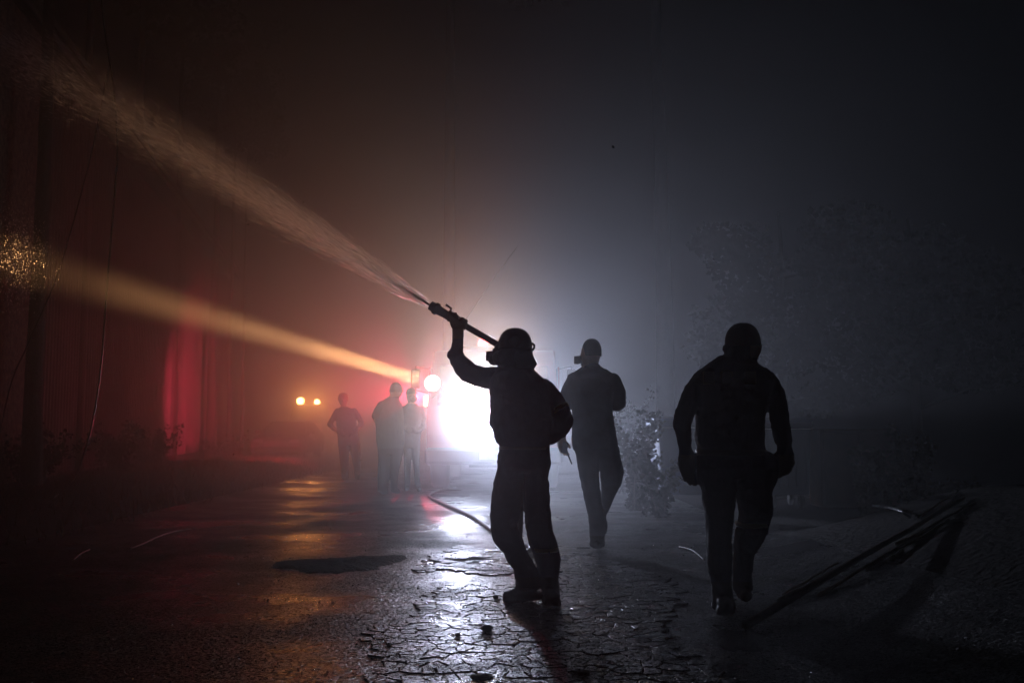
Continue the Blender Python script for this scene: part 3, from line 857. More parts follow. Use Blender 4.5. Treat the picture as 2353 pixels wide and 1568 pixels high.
class Figure:
    def __init__(s, Y, ou, ov, k):
        s.Y, s.ou, s.ov, s.k = Y, ou, ov, k
        s.mb = MB()
        s.sc = k * Y / FPX
    def p(s, cx, cy, dy=0.0):
        return P(s.ou + cx * s.k, s.ov + cy * s.k, s.Y + dy)
    def loft(s, rows, n=20, mb=None):
        rings = []
        for row in rows:
            cy, l, r, th = row[:4]; dy = row[4] if len(row) > 4 else 0.0
            a, b = s.p(l, cy, dy), s.p(r, cy, dy)
            c = (a + b) / 2; hw = (b - a).length / 2
            ring = []
            for i in range(n):
                t = 2 * math.pi * i / n
                ca, sa = math.cos(t), math.sin(t)
                e = 2 / 2.4
                ring.append(c + Vector((hw * math.copysign(abs(ca) ** e, ca), th * math.copysign(abs(sa) ** e, sa), 0)))
            rings.append(ring)
        # rows run downwards in the picture: turn so that the faces point outwards
        (mb or s.mb).ring_tube(rings[::-1], True)
    def chain(s, pts, mb=None):
        mb = mb or s.mb
        q = [(s.p(a[0], a[1], a[3] if len(a) > 3 else 0.0), a[2] * s.sc) for a in pts]
        s.capsules(q, mb)
    def capsules(s, q, mb=None):
        mb = mb or s.mb
        for i, (c, r) in enumerate(q):
            mb.sphere(c, r, 14, 10)
            if i:
                c0, r0 = q[i - 1]
                if (c - c0).length > 1e-4: mb.tube([c0, c], [r0, r], 14)
    def hand(s, W, K, S, C, size=1.0, curl=0.8):
        """wrist W, knuckle centre K, S across the knuckles (to the thumb side), C the way the fingers bend"""
        W, K = Vector(W), Vector(K); S = Vector(S).normalized(); C = Vector(C).normalized(); D = (K - W).normalized()
        for i, (o, ln) in enumerate(((.034, .070), (.012, .078), (-.011, .073), (-.033, .058))):
            k = K + S * o * size
            s.capsules([(W + S * o * .55 * size, .020 * size), (k, .0165 * size)])
            p = k; d = D.copy(); pts = [(p, .0115 * size)]
            for j, f in enumerate((.45, .32, .26)):
                d = (d + C * curl * (.5 + .35 * j)).normalized()
                p = p + d * ln * f * 1.25 * size; pts.append((p, (.0105 - .001 * j) * size))
            s.capsules(pts)
        t0 = W + D * .02 + S * .022 * size
        s.capsules([(t0, .018 * size), (t0 + (D * .6 + S * .7 + C * .2).normalized() * .045 * size, .0135 * size), (t0 + (D * .85 + S * .55 + C * .4).normalized() * .085 * size, .0105 * size)])
    def finish(s, label, mats, pick, voxel=.010, fold=.012, name='person'):
        xs_ = [p.x for p in s.mb.v]; zs = min(p.z for p in s.mb.v)
        root = empty(name, (sum(xs_) / len(xs_), s.Y, zs), label, 'person')
        tmp = s.mb.build('tmp', mats[0], root)
        m = tmp.modifiers.new('r', 'REMESH'); m.mode = 'VOXEL'; m.voxel_size = voxel; m.use_smooth_shade = True
        sm = tmp.modifiers.new('s', 'SMOOTH'); sm.factor = .5; sm.iterations = 4
        if fold:
            d = tmp.modifiers.new('d', 'DISPLACE'); d.texture = CLOUD; d.strength = fold; d.mid_level = .5; d.texture_coords = 'LOCAL'
        dg = bpy.context.evaluated_depsgraph_get()
        me = bpy.data.meshes.new_from_object(tmp.evaluated_get(dg))
        old = tmp.data; bpy.data.objects.remove(tmp); bpy.data.meshes.remove(old)
        me.name = 'body'
        me.materials.clear()
        for q in mats: me.materials.append(q)
        off = root_loc(root)
        idx = []
        for poly in me.polygons:
            c = Vector(poly.center) + off
            # back to crop coordinates
            d = c - Vector((0, 0, CAM_Z))
            dep = d.y * math.cos(PITCH) + d.z * math.sin(PITCH)
            up = -d.y * math.sin(PITCH) + d.z * math.cos(PITCH)
            idx.append(pick((1176 + d.x / dep * FPX - s.ou) / s.k, (784 - up / dep * FPX - s.ov) / s.k))
        me.polygons.foreach_set('material_index', idx)
        me.polygons.foreach_set('use_smooth', [True] * len(me.polygons))
        o = bpy.data.objects.new('body', me); o.parent = root; col.objects.link(o)
        return root
    def dome(s, name, m, root, cx, cy, rx, ry_up, dy=0, depth=None, brim=0, tilt=0, low=0.0):
        """helmet or hair shell: a half ellipsoid with a rim"""
        c = s.p(cx, cy, dy); mb = MB(); a, b = rx * s.sc, ry_up * s.sc; dp = depth or a
        rings = []
        nn = 28
        rot = Matrix.Rotation(R(tilt), 3, 'Y')
        prof = [(1.0 + brim, -low - .02), (1.0 + brim, -low), (1.0, -low + .02)] + [(math.cos(R(t)) ** .8, math.sin(R(t)) ** .95) for t in (10, 24, 38, 52, 66, 78, 87)]
        for (rr_, zz) in prof:
            rings.append([c + rot @ Vector((a * rr_ * math.cos(2 * math.pi * i / nn), dp * rr_ * math.sin(2 * math.pi * i / nn), b * zz)) for i in range(nn)])
        mb.ring_tube(rings, True)
        return mb.build(name, m, root)
    def band(s, name, m, root, pts, grow=1.03):
        mb = MB(); q = [(s.p(a[0], a[1], a[3] if len(a) > 3 else 0), a[2] * s.sc * grow) for a in pts]
        mb.tube([c for c, r in q], [r for c, r in q], 18)
        return mb.build(name, m, root)

# --- the man with the hose -------------------------------------------------
YM = 6.40
f = Figure(YM, 949.8, 651.3, .2885)
# head, torso
f.loft([(450, 700, 910, .08), (490, 688, 938, .10), (530, 684, 944, .11), (580, 668, 952, .11), (630, 655, 962, .11), (660, 690, 960, .11), (700, 710, 960, .10)])
f.loft([(672, 700, 950, .09), (700, 650, 970, .12), (750, 615, 1035, .15), (800, 604, 1085, .165), (850, 603, 1120, .17), (900, 613, 1125, .17), (1000, 604, 1120, .17), (1110, 604, 1110, .165), (1150, 628, 1105, .16),
        (1200, 636, 1100, .16), (1250, 652, 1095, .16), (1285, 684, 1085, .155), (1330, 684, 1074, .15), (1400, 669, 1086, .15), (1470, 658, 1092, .14), (1500, 655, 1086, .12)])
# raised arm towards the nozzle
f.chain([(690, 752, 92, .02), (560, 745, 86, .06), (455, 715, 84, .10), (400, 670, 80, .12), (352, 612, 68, .14), (340, 560, 60, .14)])
f.chain([(300, 565, 42, .14), (350, 520, 46, .14), (357, 450, 48, .14), (357, 390, 50, .14), (357, 345, 48, .14)])
# gripping hand
gw = f.p(352, 350, .14); gk = f.p(368, 288, .10)
pipe_d = (f.p(125, 172, .14) - f.p(660, 480, .14)).normalized()
f.chain([(357, 360, 48, .14), (345, 318, 52, .15), (330, 288, 44, .16)])
for (hx, hy) in ((278, 252), (306, 268), (374, 306), (402, 322)):
    f.chain([(hx + 2, hy + 36, 19, .19), (hx + 10, hy - 12, 20, .185), (hx + 14, hy - 24, 20, .135), (hx + 8, hy - 4, 19, .09), (hx, hy + 26, 17, .09)])
f.chain([(345, 330, 24, .10), (342, 280, 18, .08), (335, 246, 16, .10), (332, 238, 14, .11)])
# lower arm bent to the belt
f.chain([(1040, 830, 78, -.02), (1120, 930, 78, -.06), (1190, 1050, 78, -.08), (1196, 1085, 80, -.06), (1150, 1150, 86, 0), (1085, 1205, 80, .10), (1000, 1210, 60, .22), (930, 1180, 45, .28)])
f.hand(f.p(950, 1190, .27), f.p(890, 1160, .30), (0, -.3, 1), (-.3, .6, .2), 1.0, .9)
# legs in the second crop's frame
g = Figure(YM, 1040.3, 977.0, .3769); g.mb = f.mb
g.loft([(120, 288, 440, .12), (200, 272, 437, .13), (280, 260, 435, .125), (380, 245, 434, .12, .02), (488, 231, 432, .115, .05), (560, 225, 409, .105, .08), (605, 226, 388, .10, .09), (650, 232, 408, .10, .09), (700, 246, 425, .095, .08),
        (740, 272, 440, .09, .06), (775, 314, 458, .085, .04), (830, 334, 488, .08, .02), (880, 366, 510, .075, 0), (940, 382, 532, .07, 0), (985, 380, 530, .07, 0)])
g.chain([(505, 965, 36, 0), (455, 1000, 38, 0), (400, 1020, 38, 0), (335, 1042, 32, -.02)])
g.chain([(515, 1035, 24, .03), (420, 1052, 26, .03), (328, 1054, 24, .02)]); g.chain([(515, 1035, 24, -.05), (420, 1052, 26, -.05), (328, 1054, 24, -.05)])
g.loft([(120, 425, 584, .12), (240, 432, 597, .13), (330, 434, 580, .12), (420, 434, 586, .12), (488, 434, 588, .115), (560, 438, 603, .11), (640, 445, 608, .11), (690, 455, 626, .105), (750, 477, 641, .10), (820, 500, 661, .095),
        (880, 527, 650, .085), (940, 536, 642, .08), (1000, 540, 646, .08), (1040, 543, 652, .09)])
g.chain([(590, 1010, 46, 0), (600, 1036, 46, -.08), (606, 1050, 42, -.15)])
g.chain([(566, 1060, 22, .02), (582, 1082, 24, -.17)]); g.chain([(628, 1060, 22, .02), (634, 1082, 24, -.17)]); g.chain([(582, 1082, 24, -.17), (634, 1082, 24, -.17)])
def pick_main(cx, cy):
    if cy < 440 and cx < 430: return 3
    v = 651.3 + cy * .2885
    if v > 1325: return 2
    if cy > 1300: return 1
    return 0
MAIN = f.finish('man in dark turnout gear and helmet aiming a water jet from a raised hose', [M_JACKET, M_TROUSER, M_BOOT, M_GLOVE], pick_main, .0085, .024)
# helmet, mask, neck flap, tape
h = f.dome('helmet', M_HELMET, MAIN, 808, 502, 138, 150, 0, .17, brim=.02, low=.12)
mb = MB(); f.chain([(948, 478, 9, 0), (962, 490, 9, 0), (960, 512, 9, 0), (944, 530, 9, 0)], mb); mb.build('helmet_clip', M_HELMET, h)
mb = MB(); f.loft([(452, 676, 730, .09, .03), (480, 668, 730, .10, .03)], mb=mb); mb.build('visor_edge', M_HELMET, h)
mb = MB()
f.chain([(616, 578, 42, .06), (645, 580, 48, .06)], mb); f.chain([(640, 604, 48, .05), (690, 590, 66, .04)], mb); f.chain([(660, 600, 46, .05), (690, 600, 52, .04)], mb); f.chain([(665, 540, 40, .05), (690, 520, 50, .05)], mb)
f.chain([(668, 632, 18, .05), (710, 640, 18, .05)], mb)
mk_ = mb.build('respirator_mask', M_MASK, MAIN)
c = f.p(600, 577, .06); mb = MB(); mb.tube([c + Vector((-.018, 0, 0)), c + Vector((.03, 0, 0))], [.030, .037], 18); mb.build('filter', M_DARKM, mk_)
mb = MB(); f.loft([(540, 780, 940, .13), (590, 760, 962, .13), (640, 750, 984, .12), (680, 740, 958, .11)], mb=mb); mb.build('neck_flap', M_JACKET, MAIN)
f.band('sleeve_tape', M_STRIPE, MAIN, [(1155, 990, 80, -.07), (1172, 1015, 80, -.075)], 1.0)
mb = MB(); g.loft([(740, 474, 639, .103), (762, 481, 645, .101)], mb=mb); mb.build('trouser_tape', M_STRIPE, MAIN)
mb = MB(); f.loft([(1292, 681, 1081, .158), (1318, 680, 1077, .156)], mb=mb); mb.build('belt', M_DARKM, MAIN)

# --- hose with nozzle ---------------------------------------------------------
HD = .14
hose = empty('fire_hose', G(1130, 1232), 'dark fire hose running over the road up to the raised nozzle', 'hose')
n0, n1 = f.p(132, 172, HD), f.p(664, 482, HD)
ax = (n1 - n0).normalized()
def on(t): return n0 + ax * t
mb = MB(); mb.tube([on(0), on(.03), on(.034), on(.058), on(.060), on(.13), on(.133), on(.17)], [.030, .034, .041, .041, .032, .027, .030, .024], 20)
nz = mb.build('nozzle', M_DARKM, hose)
mb = MB(); mb.tube([on(.004), on(-.004)], [.020, .018], 16); mb.build('bore', M_STEEL, nz)
mb = MB(); mb.tube([on(.17), on(.19), on(.20), on(.24)], [.026, .034, .034, .026], 16); cp = mb.build('coupling', M_STEEL, hose)
mb = MB(); mb.tube([on(.15), on(.15) + Vector((.01, 0, .055)), on(.12) + Vector((.0, 0, .065))], .008, 8); mb.build('valve_lever', M_DARKM, nz)
pts_h = [on(.22), on(.45), n1, f.p(720, 520, .22), f.p(820, 640, .32), f.p(880, 900, .36), f.p(870, 1150, .36), f.p(860, 1500, .42), f.p(850, 1900, .6)]
q = G(1214, 1262, .032)
pts_h += [Vector((f.p(850, 1950, .8).x, 7.4, .2)), Vector((q.x, q.y - .4, .045)), q, G(1172, 1244, .03), G(1130, 1224, .03), G(1092, 1196, .03), G(1060, 1180, .03), G(1015, 1160, .03), G(985, 1142, .03), Vector((XL + .3, FY - .2, .03)), Vector((XL + .5, FY + .5, .03))]
mb = MB(); mb.tube(catmull(pts_h, 8), .0205, 12); mb.build('hose_line', mat('hose_rubber', (.03, .028, .03), .5, bump=.002, bscale=200), hose)

# --- masked walker --------------------------------------------------------------
YW = 9.25
f = Figure(YW, 1248.3, 741.8, .34615)
f.loft([(118, 285, 360, .05), (150, 262, 380, .09), (200, 250, 382, .10), (240, 248, 374, .10), (270, 255, 362, .08), (300, 262, 372, .08)])
f.loft([(282, 275, 375, .07), (300, 245, 402, .09), (330, 195, 452, .12), (370, 178, 478, .14), (440, 182, 470, .15), (500, 186, 458, .15), (580, 188, 456, .14), (640, 190, 466, .14), (700, 189, 478, .14), (800, 186, 494, .14), (838, 196, 495, .13)])
f.chain([(200, 372, 48, 0), (168, 440, 47, 0), (140, 540, 45, 0), (125, 640, 38, 0), (120, 740, 32, 0), (120, 770, 28, 0)])
f.hand(f.p(120, 765, 0), f.p(124, 812, .0), (1, .6, 0), (.3, .5, 0), 1.15, .5)
f.chain([(465, 375, 46, 0), (500, 450, 46, .02), (508, 525, 45, .04), (495, 540, 46, .08), (440, 545, 38, .20), (390, 500, 32, .26)])
f.hand(f.p(395, 505, .26), f.p(365, 480, .28), (0, -.2, 1), (-.3, -.3, .2), 1.1, .8)
f.loft([(820, 200, 372, .12), (880, 216, 366, .12), (960, 229, 364, .11), (1020, 240, 368, .105), (1080, 252, 374, .10), (1180, 274, 388, .09), (1280, 297, 404, .08), (1380, 303, 412, .08), (1412, 308, 408, .07), (1450, 310, 398, .07), (1478, 308, 398, .07)])
f.loft([(820, 340, 498, .12, .02), (900, 352, 515, .12, .03), (990, 374, 534, .12, .05), (1060, 380, 520, .11, .08), (1110, 384, 492, .10, .14), (1200, 384, 452, .085, .22), (1280, 368, 412, .08, .28), (1340, 350, 424, .08, .30), (1395, 336, 420, .07, .32)])
f.chain([(332, 1462, 26, 0), (345, 1472, 24, -.07), (372, 1472, 22, -.13)])
f.chain([(380, 1400, 28, .32), (385, 1440, 24, .30), (390, 1470, 20, .20)])
f.chain([(252, 205, 8, -.04), (246, 215, 7, -.04)])
def pick_walk(cx, cy):
    if cy < 292: return 3
    if cx < 190 and cy > 755 and cy < 880: return 3
    if cy > 1410: return 2
    return 1 if cy > 838 else 0
M_OVERALL = mat('grey_blue_overall_cloth', (0.06, 0.065, 0.09), 0.8, spec=0.2, noise=0.3, nscale=6, bump=0.004, bscale=120)  # cloth lightened to stand in for the glare veiling the walker
WALK = f.finish('man in overalls and half mask walking with a radio, behind the hose man', [M_OVERALL, M_OVERALL, M_BOOT, M_SKIN], pick_walk, .010, .018)
f.dome('hair', M_HAIR, WALK, 320, 195, 66, 92, 0, .118, low=.25)
mb = MB(); f.chain([(222, 245, 17, -.01), (238, 245, 25, -.01)], mb); f.chain([(255, 240, 30, 0), (275, 240, 34, 0)], mb); f.chain([(262, 275, 14, 0), (300, 285, 14, 0)], mb); mm = mb.build('respirator_mask', M_MASK, WALK)
c = f.p(212, 245, -.01); mb = MB(); mb.tube([c + Vector((-.012, 0, 0)), c + Vector((.03, 0, 0))], [.036, .040], 18); mb.build('filter', M_DARKM, mm)
mb = MB(); f.chain([(300, 205, 6, -.11), (345, 200, 6, -.10), (372, 196, 6, -.02)], mb); mb.build('mask_strap', M_MASK, mm)
mb = MB(); f.loft([(272, 272, 366, .085), (300, 255, 392, .10)], mb=mb); mb.build('collar', M_JACKET, WALK)
ra = f.p(142, 830, -.01)
radio = empty('handheld_radio', ra + Vector((0, 0, -.16)), 'small black radio with long antenna hanging from the masked walker hand', 'radio')
mb = MB(); mb.box(f.p(140, 826, -.01), (.055, .035, .10), Matrix.Rotation(R(12), 3, 'Y'), bev=.008); mb.build('case', M_DARKM, radio)
mb = MB(); mb.tube([f.p(152, 845, -.01), f.p(188, 935, -.01)], [.009, .006], 8); mb.build('antenna', M_RUBBER, radio)

# --- man walking at right ------------------------------------------------------
YR = 6.05
f = Figure(YR, 1501.6, 705.6, .4731)
f.loft([(92, 395, 470, .06), (120, 370, 498, .09), (160, 352, 512, .11), (200, 345, 520, .11), (235, 345, 505, .10), (270, 350, 492, .09), (300, 360, 490, .09)])
f.chain([(500, 180, 22, .02), (514, 186, 15, .03), (518, 192, 11, .03)]); f.chain([(490, 215, 22, .02), (480, 240, 26, .0)])
f.chain([(345, 205, 11, 0), (346, 190, 11, 0)])
f.loft([(232, 325, 490, .06), (262, 282, 498, .09), (285, 245, 525, .11), (310, 215, 565, .13), (350, 192, 592, .15), (420, 196, 575, .155), (500, 206, 545, .155), (560, 203, 537, .15), (640, 199, 536, .145), (680, 210, 540, .145), (720, 211, 552, .145), (800, 216, 572, .14), (830, 220, 575, .13)])
f.chain([(222, 352, 40, 0), (195, 400, 46, -.01), (160, 490, 47, -.03), (134, 565, 45, -.03), (148, 640, 36, -.02), (155, 690, 31, 0), (158, 715, 28, 0)])
f.hand(f.p(158, 705, 0), f.p(164, 768, .0), (1, .35, 0), (.25, .35, -.1), 1.3, .35)
f.chain([(560, 350, 40, 0), (590, 410, 46, 0), (606, 500, 46, .0), (618, 580, 48, .02), (630, 640, 44, .05), (636, 695, 30, .06)])
f.hand(f.p(636, 690, .06), f.p(636, 755, .07), (-1, .35, 0), (-.3, .5, .1), 1.3, .6)
f.loft([(700, 500, 560, .10, .0), (735, 500, 590, .11, 0), (800, 500, 600, .11, 0), (850, 500, 592, .10, 0), (880, 500, 575, .09, 0)])
f.loft([(780, 214, 405, .13), (850, 225, 404, .13), (900, 236, 398, .125), (1000, 250, 386, .115), (1100, 255, 373, .105), (1200, 257, 380, .10), (1280, 262, 378, .095), (1350, 284, 376, .09), (1400, 287, 386, .09), (1462, 288, 398, .08)])
f.chain([(342, 1425, 44, -.02), (345, 1440, 36, -.10), (350, 1452, 26, -.16)])
f.chain([(315, 1462, 16, .03), (322, 1476, 17, -.16), (372, 1476, 17, -.16), (376, 1462, 16, .03)]); f.chain([(345, 1468, 22, .0), (346, 1474, 20, -.12)])
f.loft([(780, 385, 586, .14), (870, 392, 577, .135), (900, 400, 572, .13, .02), (1000, 420, 570, .125, .06), (1080, 402, 552, .12, .10), (1130, 391, 530, .115, .14), (1200, 388, 482, .10, .20), (1300, 385, 474, .09, .26), (1370, 388, 478, .085, .30)])
f.chain([(432, 1365, 42, .30), (438, 1385, 38, .24), (450, 1400, 30, .16)])
def pick_right(cx, cy):
    if cy > 1330: return 2
    if cy > 715 and (cx < 200 or cx > 608): return 3
    if cy < 245 and cx > 470: return 4
    return 1 if cy > 720 else 0
MANR = f.finish('dark figure in a close cap walking away at right, seen from behind', [M_JACKET, M_TROUSER, M_BOOT, M_GLOVE, M_SKIN], pick_right, .0095, .022)
f.dome('cap', M_CAP, MANR, 432, 178, 86, 103, 0, .13, low=.12)
for cx0 in (238, 325, 440):
    mb = MB(); a = f.p(cx0, 312, -.15); b = f.p(cx0 + 58, 372, -.165)
    mb.box(((a + b) / 2), (abs(b.x - a.x), .012, abs(b.z - a.z)), bev=.004); mb.build('back_patch', M_STRIPE, MANR)
mb = MB(); f.loft([(1040, 398, 555, .126, .08), (1062, 399, 552, .124, .09)], mb=mb); mb.build('knee_tape', M_STRIPE, MANR)
mb = MB(); f.loft([(690, 205, 545, .15), (716, 206, 552, .15)], mb=mb); mb.build('belt', M_DARKM, MANR)

# --- man with hands on hips, far -------------------------------------------------
f = Figure(21.9, 578.9, 768.9, .2884)
f.loft([(462, 705, 745, .05), (480, 690, 758, .09), (510, 687, 762, .10), (540, 695, 755, .09), (562, 708, 745, .07), (585, 705, 748, .07)])
f.chain([(724, 520, 9, -.11)]); f.chain([(687, 515, 7, 0)]); f.chain([(763, 515, 7, 0)])
f.loft([(565, 712, 745, .06), (585, 690, 790, .09), (620, 668, 828, .12), (700, 670, 832, .13), (770, 676, 838, .13), (850, 684, 858, .13), (880, 686, 860, .12)])
f.chain([(680, 605, 24, 0), (645, 665, 22, -.02), (618, 712, 21, -.04), (650, 745, 18, -.10), (685, 768, 16, -.14)])
f.chain([(812, 605, 25, 0), (850, 655, 22, -.02), (872, 700, 20, -.04), (850, 740, 18, -.10), (825, 768, 16, -.14)])
f.hand(f.p(680, 764, -.14), f.p(700, 778, -.16), (0, 0, 1), (.5, .3, -.2), 1.1, .7)
f.hand(f.p(828, 764, -.14), f.p(808, 778, -.16), (0, 0, 1), (-.5, .3, -.2), 1.1, .7)
f.loft([(865, 685, 775, .12), (1000, 700, 768, .10), (1100, 710, 770, .08), (1142, 714, 768, .08)])
f.loft([(865, 772, 862, .12), (1000, 798, 864, .10), (1100, 815, 864, .08), (1142, 820, 862, .08)])
f.chain([(742, 1135, 26, 0), (738, 1140, 20, -.14)]); f.chain([(842, 1135, 24, 0), (846, 1140, 20, -.14)])
FAR = f.finish('bareheaded man standing with hands on his hips, farthest of the people', [M_SHIRT, M_TROUSER, M_BOOT, M_SKIN],
               lambda cx, cy: 3 if (cy < 572 or (cy > 735 and cy < 790 and (cx < 672 or cx > 845))) else (2 if cy > 1125 else (1 if cy > 860 else 0)), .014, .012)
f.dome('hair', M_HAIR, FAR, 724, 505, 39, 46, .02, .11, low=.1)

# --- the pair talking -----------------------------------------------------------
f = Figure(16.9, 578.9, 768.9, .2884)
f.loft([(392, 1125, 1180, .06), (415, 1103, 1198, .09), (450, 1098, 1200, .10), (475, 1098, 1192, .09), (500, 1095, 1172, .08), (520, 1090, 1170, .08)])
f.chain([(1200, 447, 8, .03)]); f.chain([(1135, 448, 8, -.1)])
f.loft([(490, 1090, 1165, .07), (510, 1060, 1172, .09), (540, 1015, 1182, .12), (600, 985, 1195, .14), (680, 982, 1200, .15), (760, 985, 1212, .15), (850, 990, 1215, .15), (950, 1003, 1205, .14)])
f.chain([(1030, 560, 34, -.06), (1000, 610, 33, -.08), (985, 645, 33, -.08), (995, 690, 20, -.04), (1060, 740, 17, .12), (1120, 730, 15, .25)])
f.chain([(1165, 560, 30, .1), (1185, 650, 27, .16), (1200, 730, 20, .2), (1235, 745, 15, .28)])
f.hand(f.p(1225, 745, .27), f.p(1250, 748, .28), (0, 0, 1), (.2, .4, -.3), 1.1, .6)
f.hand(f.p(1115, 730, .25), f.p(1138, 726, .27), (0, 0, 1), (.2, .4, -.3), 1.1, .6)
f.loft([(930, 1003, 1115, .13), (1020, 1004, 1105, .11), (1100, 1000, 1096, .10), (1200, 1000, 1086, .09), (1245, 1000, 1084, .09)])
f.loft([(930, 1095, 1205, .13), (1020, 1100, 1185, .11), (1100, 1100, 1165, .10), (1200, 1104, 1156, .09), (1235, 1104, 1156, .09)])
f.chain([(1045, 1240, 30, 0), (1062, 1248, 24, .12)]); f.chain([(1130, 1232, 26, 0), (1158, 1242, 22, .06)])
PA = f.finish('man in a short sleeved shirt with his back turned, left of the talking pair', [M_SHIRT, M_TROUSER, M_BOOT, M_SKIN],
              lambda cx, cy: 3 if (cy < 492 or (cy > 668 and cy < 760 and (cx < 984 or cx > 1225))) else (2 if cy > 1225 else (1 if cy > 905 else 0)), .012, .012)
f.dome('hair', M_HAIR, PA, 1146, 446, 52, 68, -.01, .12, low=.12)
f = Figure(17.15, 578.9, 768.9, .2884)
f.loft([(432, 1250, 1290, .06), (450, 1232, 1304, .09), (480, 1226, 1308, .10), (510, 1230, 1304, .09), (535, 1242, 1292, .07), (560, 1242, 1292, .07)])
f.loft([(540, 1245, 1292, .06), (556, 1222, 1318, .09), (580, 1192, 1348, .12), (650, 1194, 1356, .13), (750, 1204, 1352, .14), (850, 1205, 1338, .13), (900, 1205, 1336, .12)])
f.chain([(1345, 590, 26, 0), (1362, 660, 24, 0), (1360, 740, 20, -.06), (1320, 770, 15, -.16), (1290, 760, 14, -.2)])
f.hand(f.p(1300, 764, -.19), f.p(1278, 756, -.2), (0, 0, 1), (-.3, -.2, -.2), 1.1, .6)
f.chain([(1200, 590, 25, 0), (1196, 660, 23, 0), (1210, 740, 18, -.06), (1245, 760, 14, -.15)])
f.loft([(880, 1206, 1275, .11), (1000, 1210, 1266, .10), (1100, 1212, 1262, .09), (1220, 1212, 1256, .08)])
f.loft([(880, 1266, 1336, .11), (1000, 1280, 1334, .10), (1100, 1290, 1332, .09), (1225, 1300, 1348, .08)])
f.chain([(1234, 1215, 22, 0), (1230, 1222, 20, -.12)]); f.chain([(1325, 1222, 22, 0), (1332, 1230, 20, -.12)])
PB = f.finish('masked man facing the camera, right of the talking pair', [M_JACKET, M_TROUSER, M_BOOT, M_SKIN],
              lambda cx, cy: 3 if cy < 548 else (2 if cy > 1205 else (1 if cy > 870 else 0)), .012, .012)
f.dome('cap', M_CAP, PB, 1267, 468, 42, 48, 0, .115, low=.05)
mb = MB(); c = f.p(1285, 508, -.13); mb.tube([c + Vector((0, .06, 0)), c, c + Vector((0, -.03, 0))], [.06, .055, .05], 16); mm = mb.build('respirator_mask', M_MASK, PB)
mb = MB(); mb.tube([c + Vector((0, -.03, 0)), c + Vector((0, -.045, 0))], [.045, .035], 16); mb.build('filter', M_STEEL, mm)
#==PART5==
# ------------------------------------------------------------------ hanging cables
def cable(name, pts, r, label, cat='cable', group=None, m=M_CABLE):
    mb = MB(); c = catmull(pts, 6); mb.tube(c, r, 7)
    lo = min(c, key=lambda p: p.z)
    return tag(mb.build(name, m, loc=lo), label, cat, group)
YC = 11.0
cable('hanging_cable', [P(u, v, YC) for u, v in ((228, -60), (239, 60), (262, 210), (269, 346), (262, 460), (247, 640), (233, 830), (214, 960), (190, 1050))] + [G(165, 1110, .02), G(120, 1150, .02)], .011, 'thick black cable hanging in front of the shed down to the ground')
cable('hanging_cable', [P(u, v, 12.5) for u, v in ((250, 150), (215, 330), (190, 430), (160, 540), (125, 650), (95, 720), (60, 800), (20, 900))] + [G(-20, 1100, .02)], .010, 'thin slanting cable left of the thick hanging one, crossing the beam')
cable('ground_cable', [G(1760, 1148, .02), G(1830, 1142, .02), G(1900, 1152, .02), G(1980, 1162, .02), G(2050, 1172, .02), G(2090, 1192, .02)], .014, 'dark cable trailing on the ground right of the walking man')

# ------------------------------------------------------------------ branches, stones, twigs
def branch(u0, v0, Y0, u1, v1, Y1, r, label, seed, dz=0.0):
    rr = random.Random(seed)
    a, b = P(u0, v0, Y0), P(u1, v1, Y1)
    a.z = max(a.z, ground_z(a.x, a.y) + r); b.z = max(b.z, ground_z(b.x, b.y) + r)
    pts_ = []
    for i in range(7):
        k = i / 6; p = a.lerp(b, k) + Vector((rr.uniform(-.006, .006), rr.uniform(-.006, .006), 0)) * (0 < i < 6)
        p.z = max(p.z, ground_z(p.x, p.y) + r * .8) + rr.uniform(0, .01)
        pts_.append(p)
    mb = MB(); c = catmull(pts_, 3); mb.tube(c, [r * (1 - .45 * i / len(c)) for i in range(len(c))], 7)
    tag(mb.build('fallen_branch', M_BRANCH, loc=a), label, 'branch', 'branches along the right bank')
def bank(u, v):
    return G(u, v).y
for args in (
    (1712, 1447, 2215, 1150, .026, 'longest fallen branch at right, its near end on the road', 41),
    (1790, 1385, 1965, 1300, .016, 'thin fallen branch just above the longest one, left end', 42),
    (1800, 1370, 1925, 1298, .012, 'thinnest fallen branch, topmost beside the walking man boots', 43),
    (1985, 1310, 2060, 1262, .012, 'short pale fallen branch in the middle of the heap at right', 44),
    (2055, 1255, 2120, 1232, .018, 'stout short fallen branch where the heap bends', 45),
    (2090, 1240, 2240, 1160, .014, 'long fallen branch climbing the bank towards far right', 46),
    (2110, 1190, 2200, 1135, .011, 'upper fallen branch at the far end of the heap', 47),
    (2180, 1165, 2275, 1108, .013, 'farthest fallen branch with a forked tip', 48),
    (1880, 1372, 2130, 1222, .014, 'fallen branch lowest in the heap, nearest the camera', 49),
    (1990, 1312, 2180, 1198, .012, 'fallen branch lying below the stout short one', 50)):
    u0, v0, u1, v1, r_, lb, sd_ = args
    g0, g1 = G(u0, v0), G(u1, v1)
    branch(u0, v0, g0.y, u1, v1, g1.y, r_, lb, sd_)
cable('twig', [G(298, 1262, .01), G(330, 1252, .02), (G(360, 1240, .03)), G(400, 1224, .02), G(437, 1217, .01)], .008, 'thin curved pale twig on the road at left', 'twig', m=M_BRANCH)
cable('twig', [G(1560, 1258, .01), G(1590, 1268, .02), G(1618, 1288, .01)], .008, 'short pale twig left of the walking man boots', 'twig', m=M_BRANCH)
cable('twig', [G(168, 1288, .01), G(185, 1276, .02), G(205, 1264, .01)], .006, 'tiny pale twig at the far left edge of the road', 'twig', m=M_BRANCH)

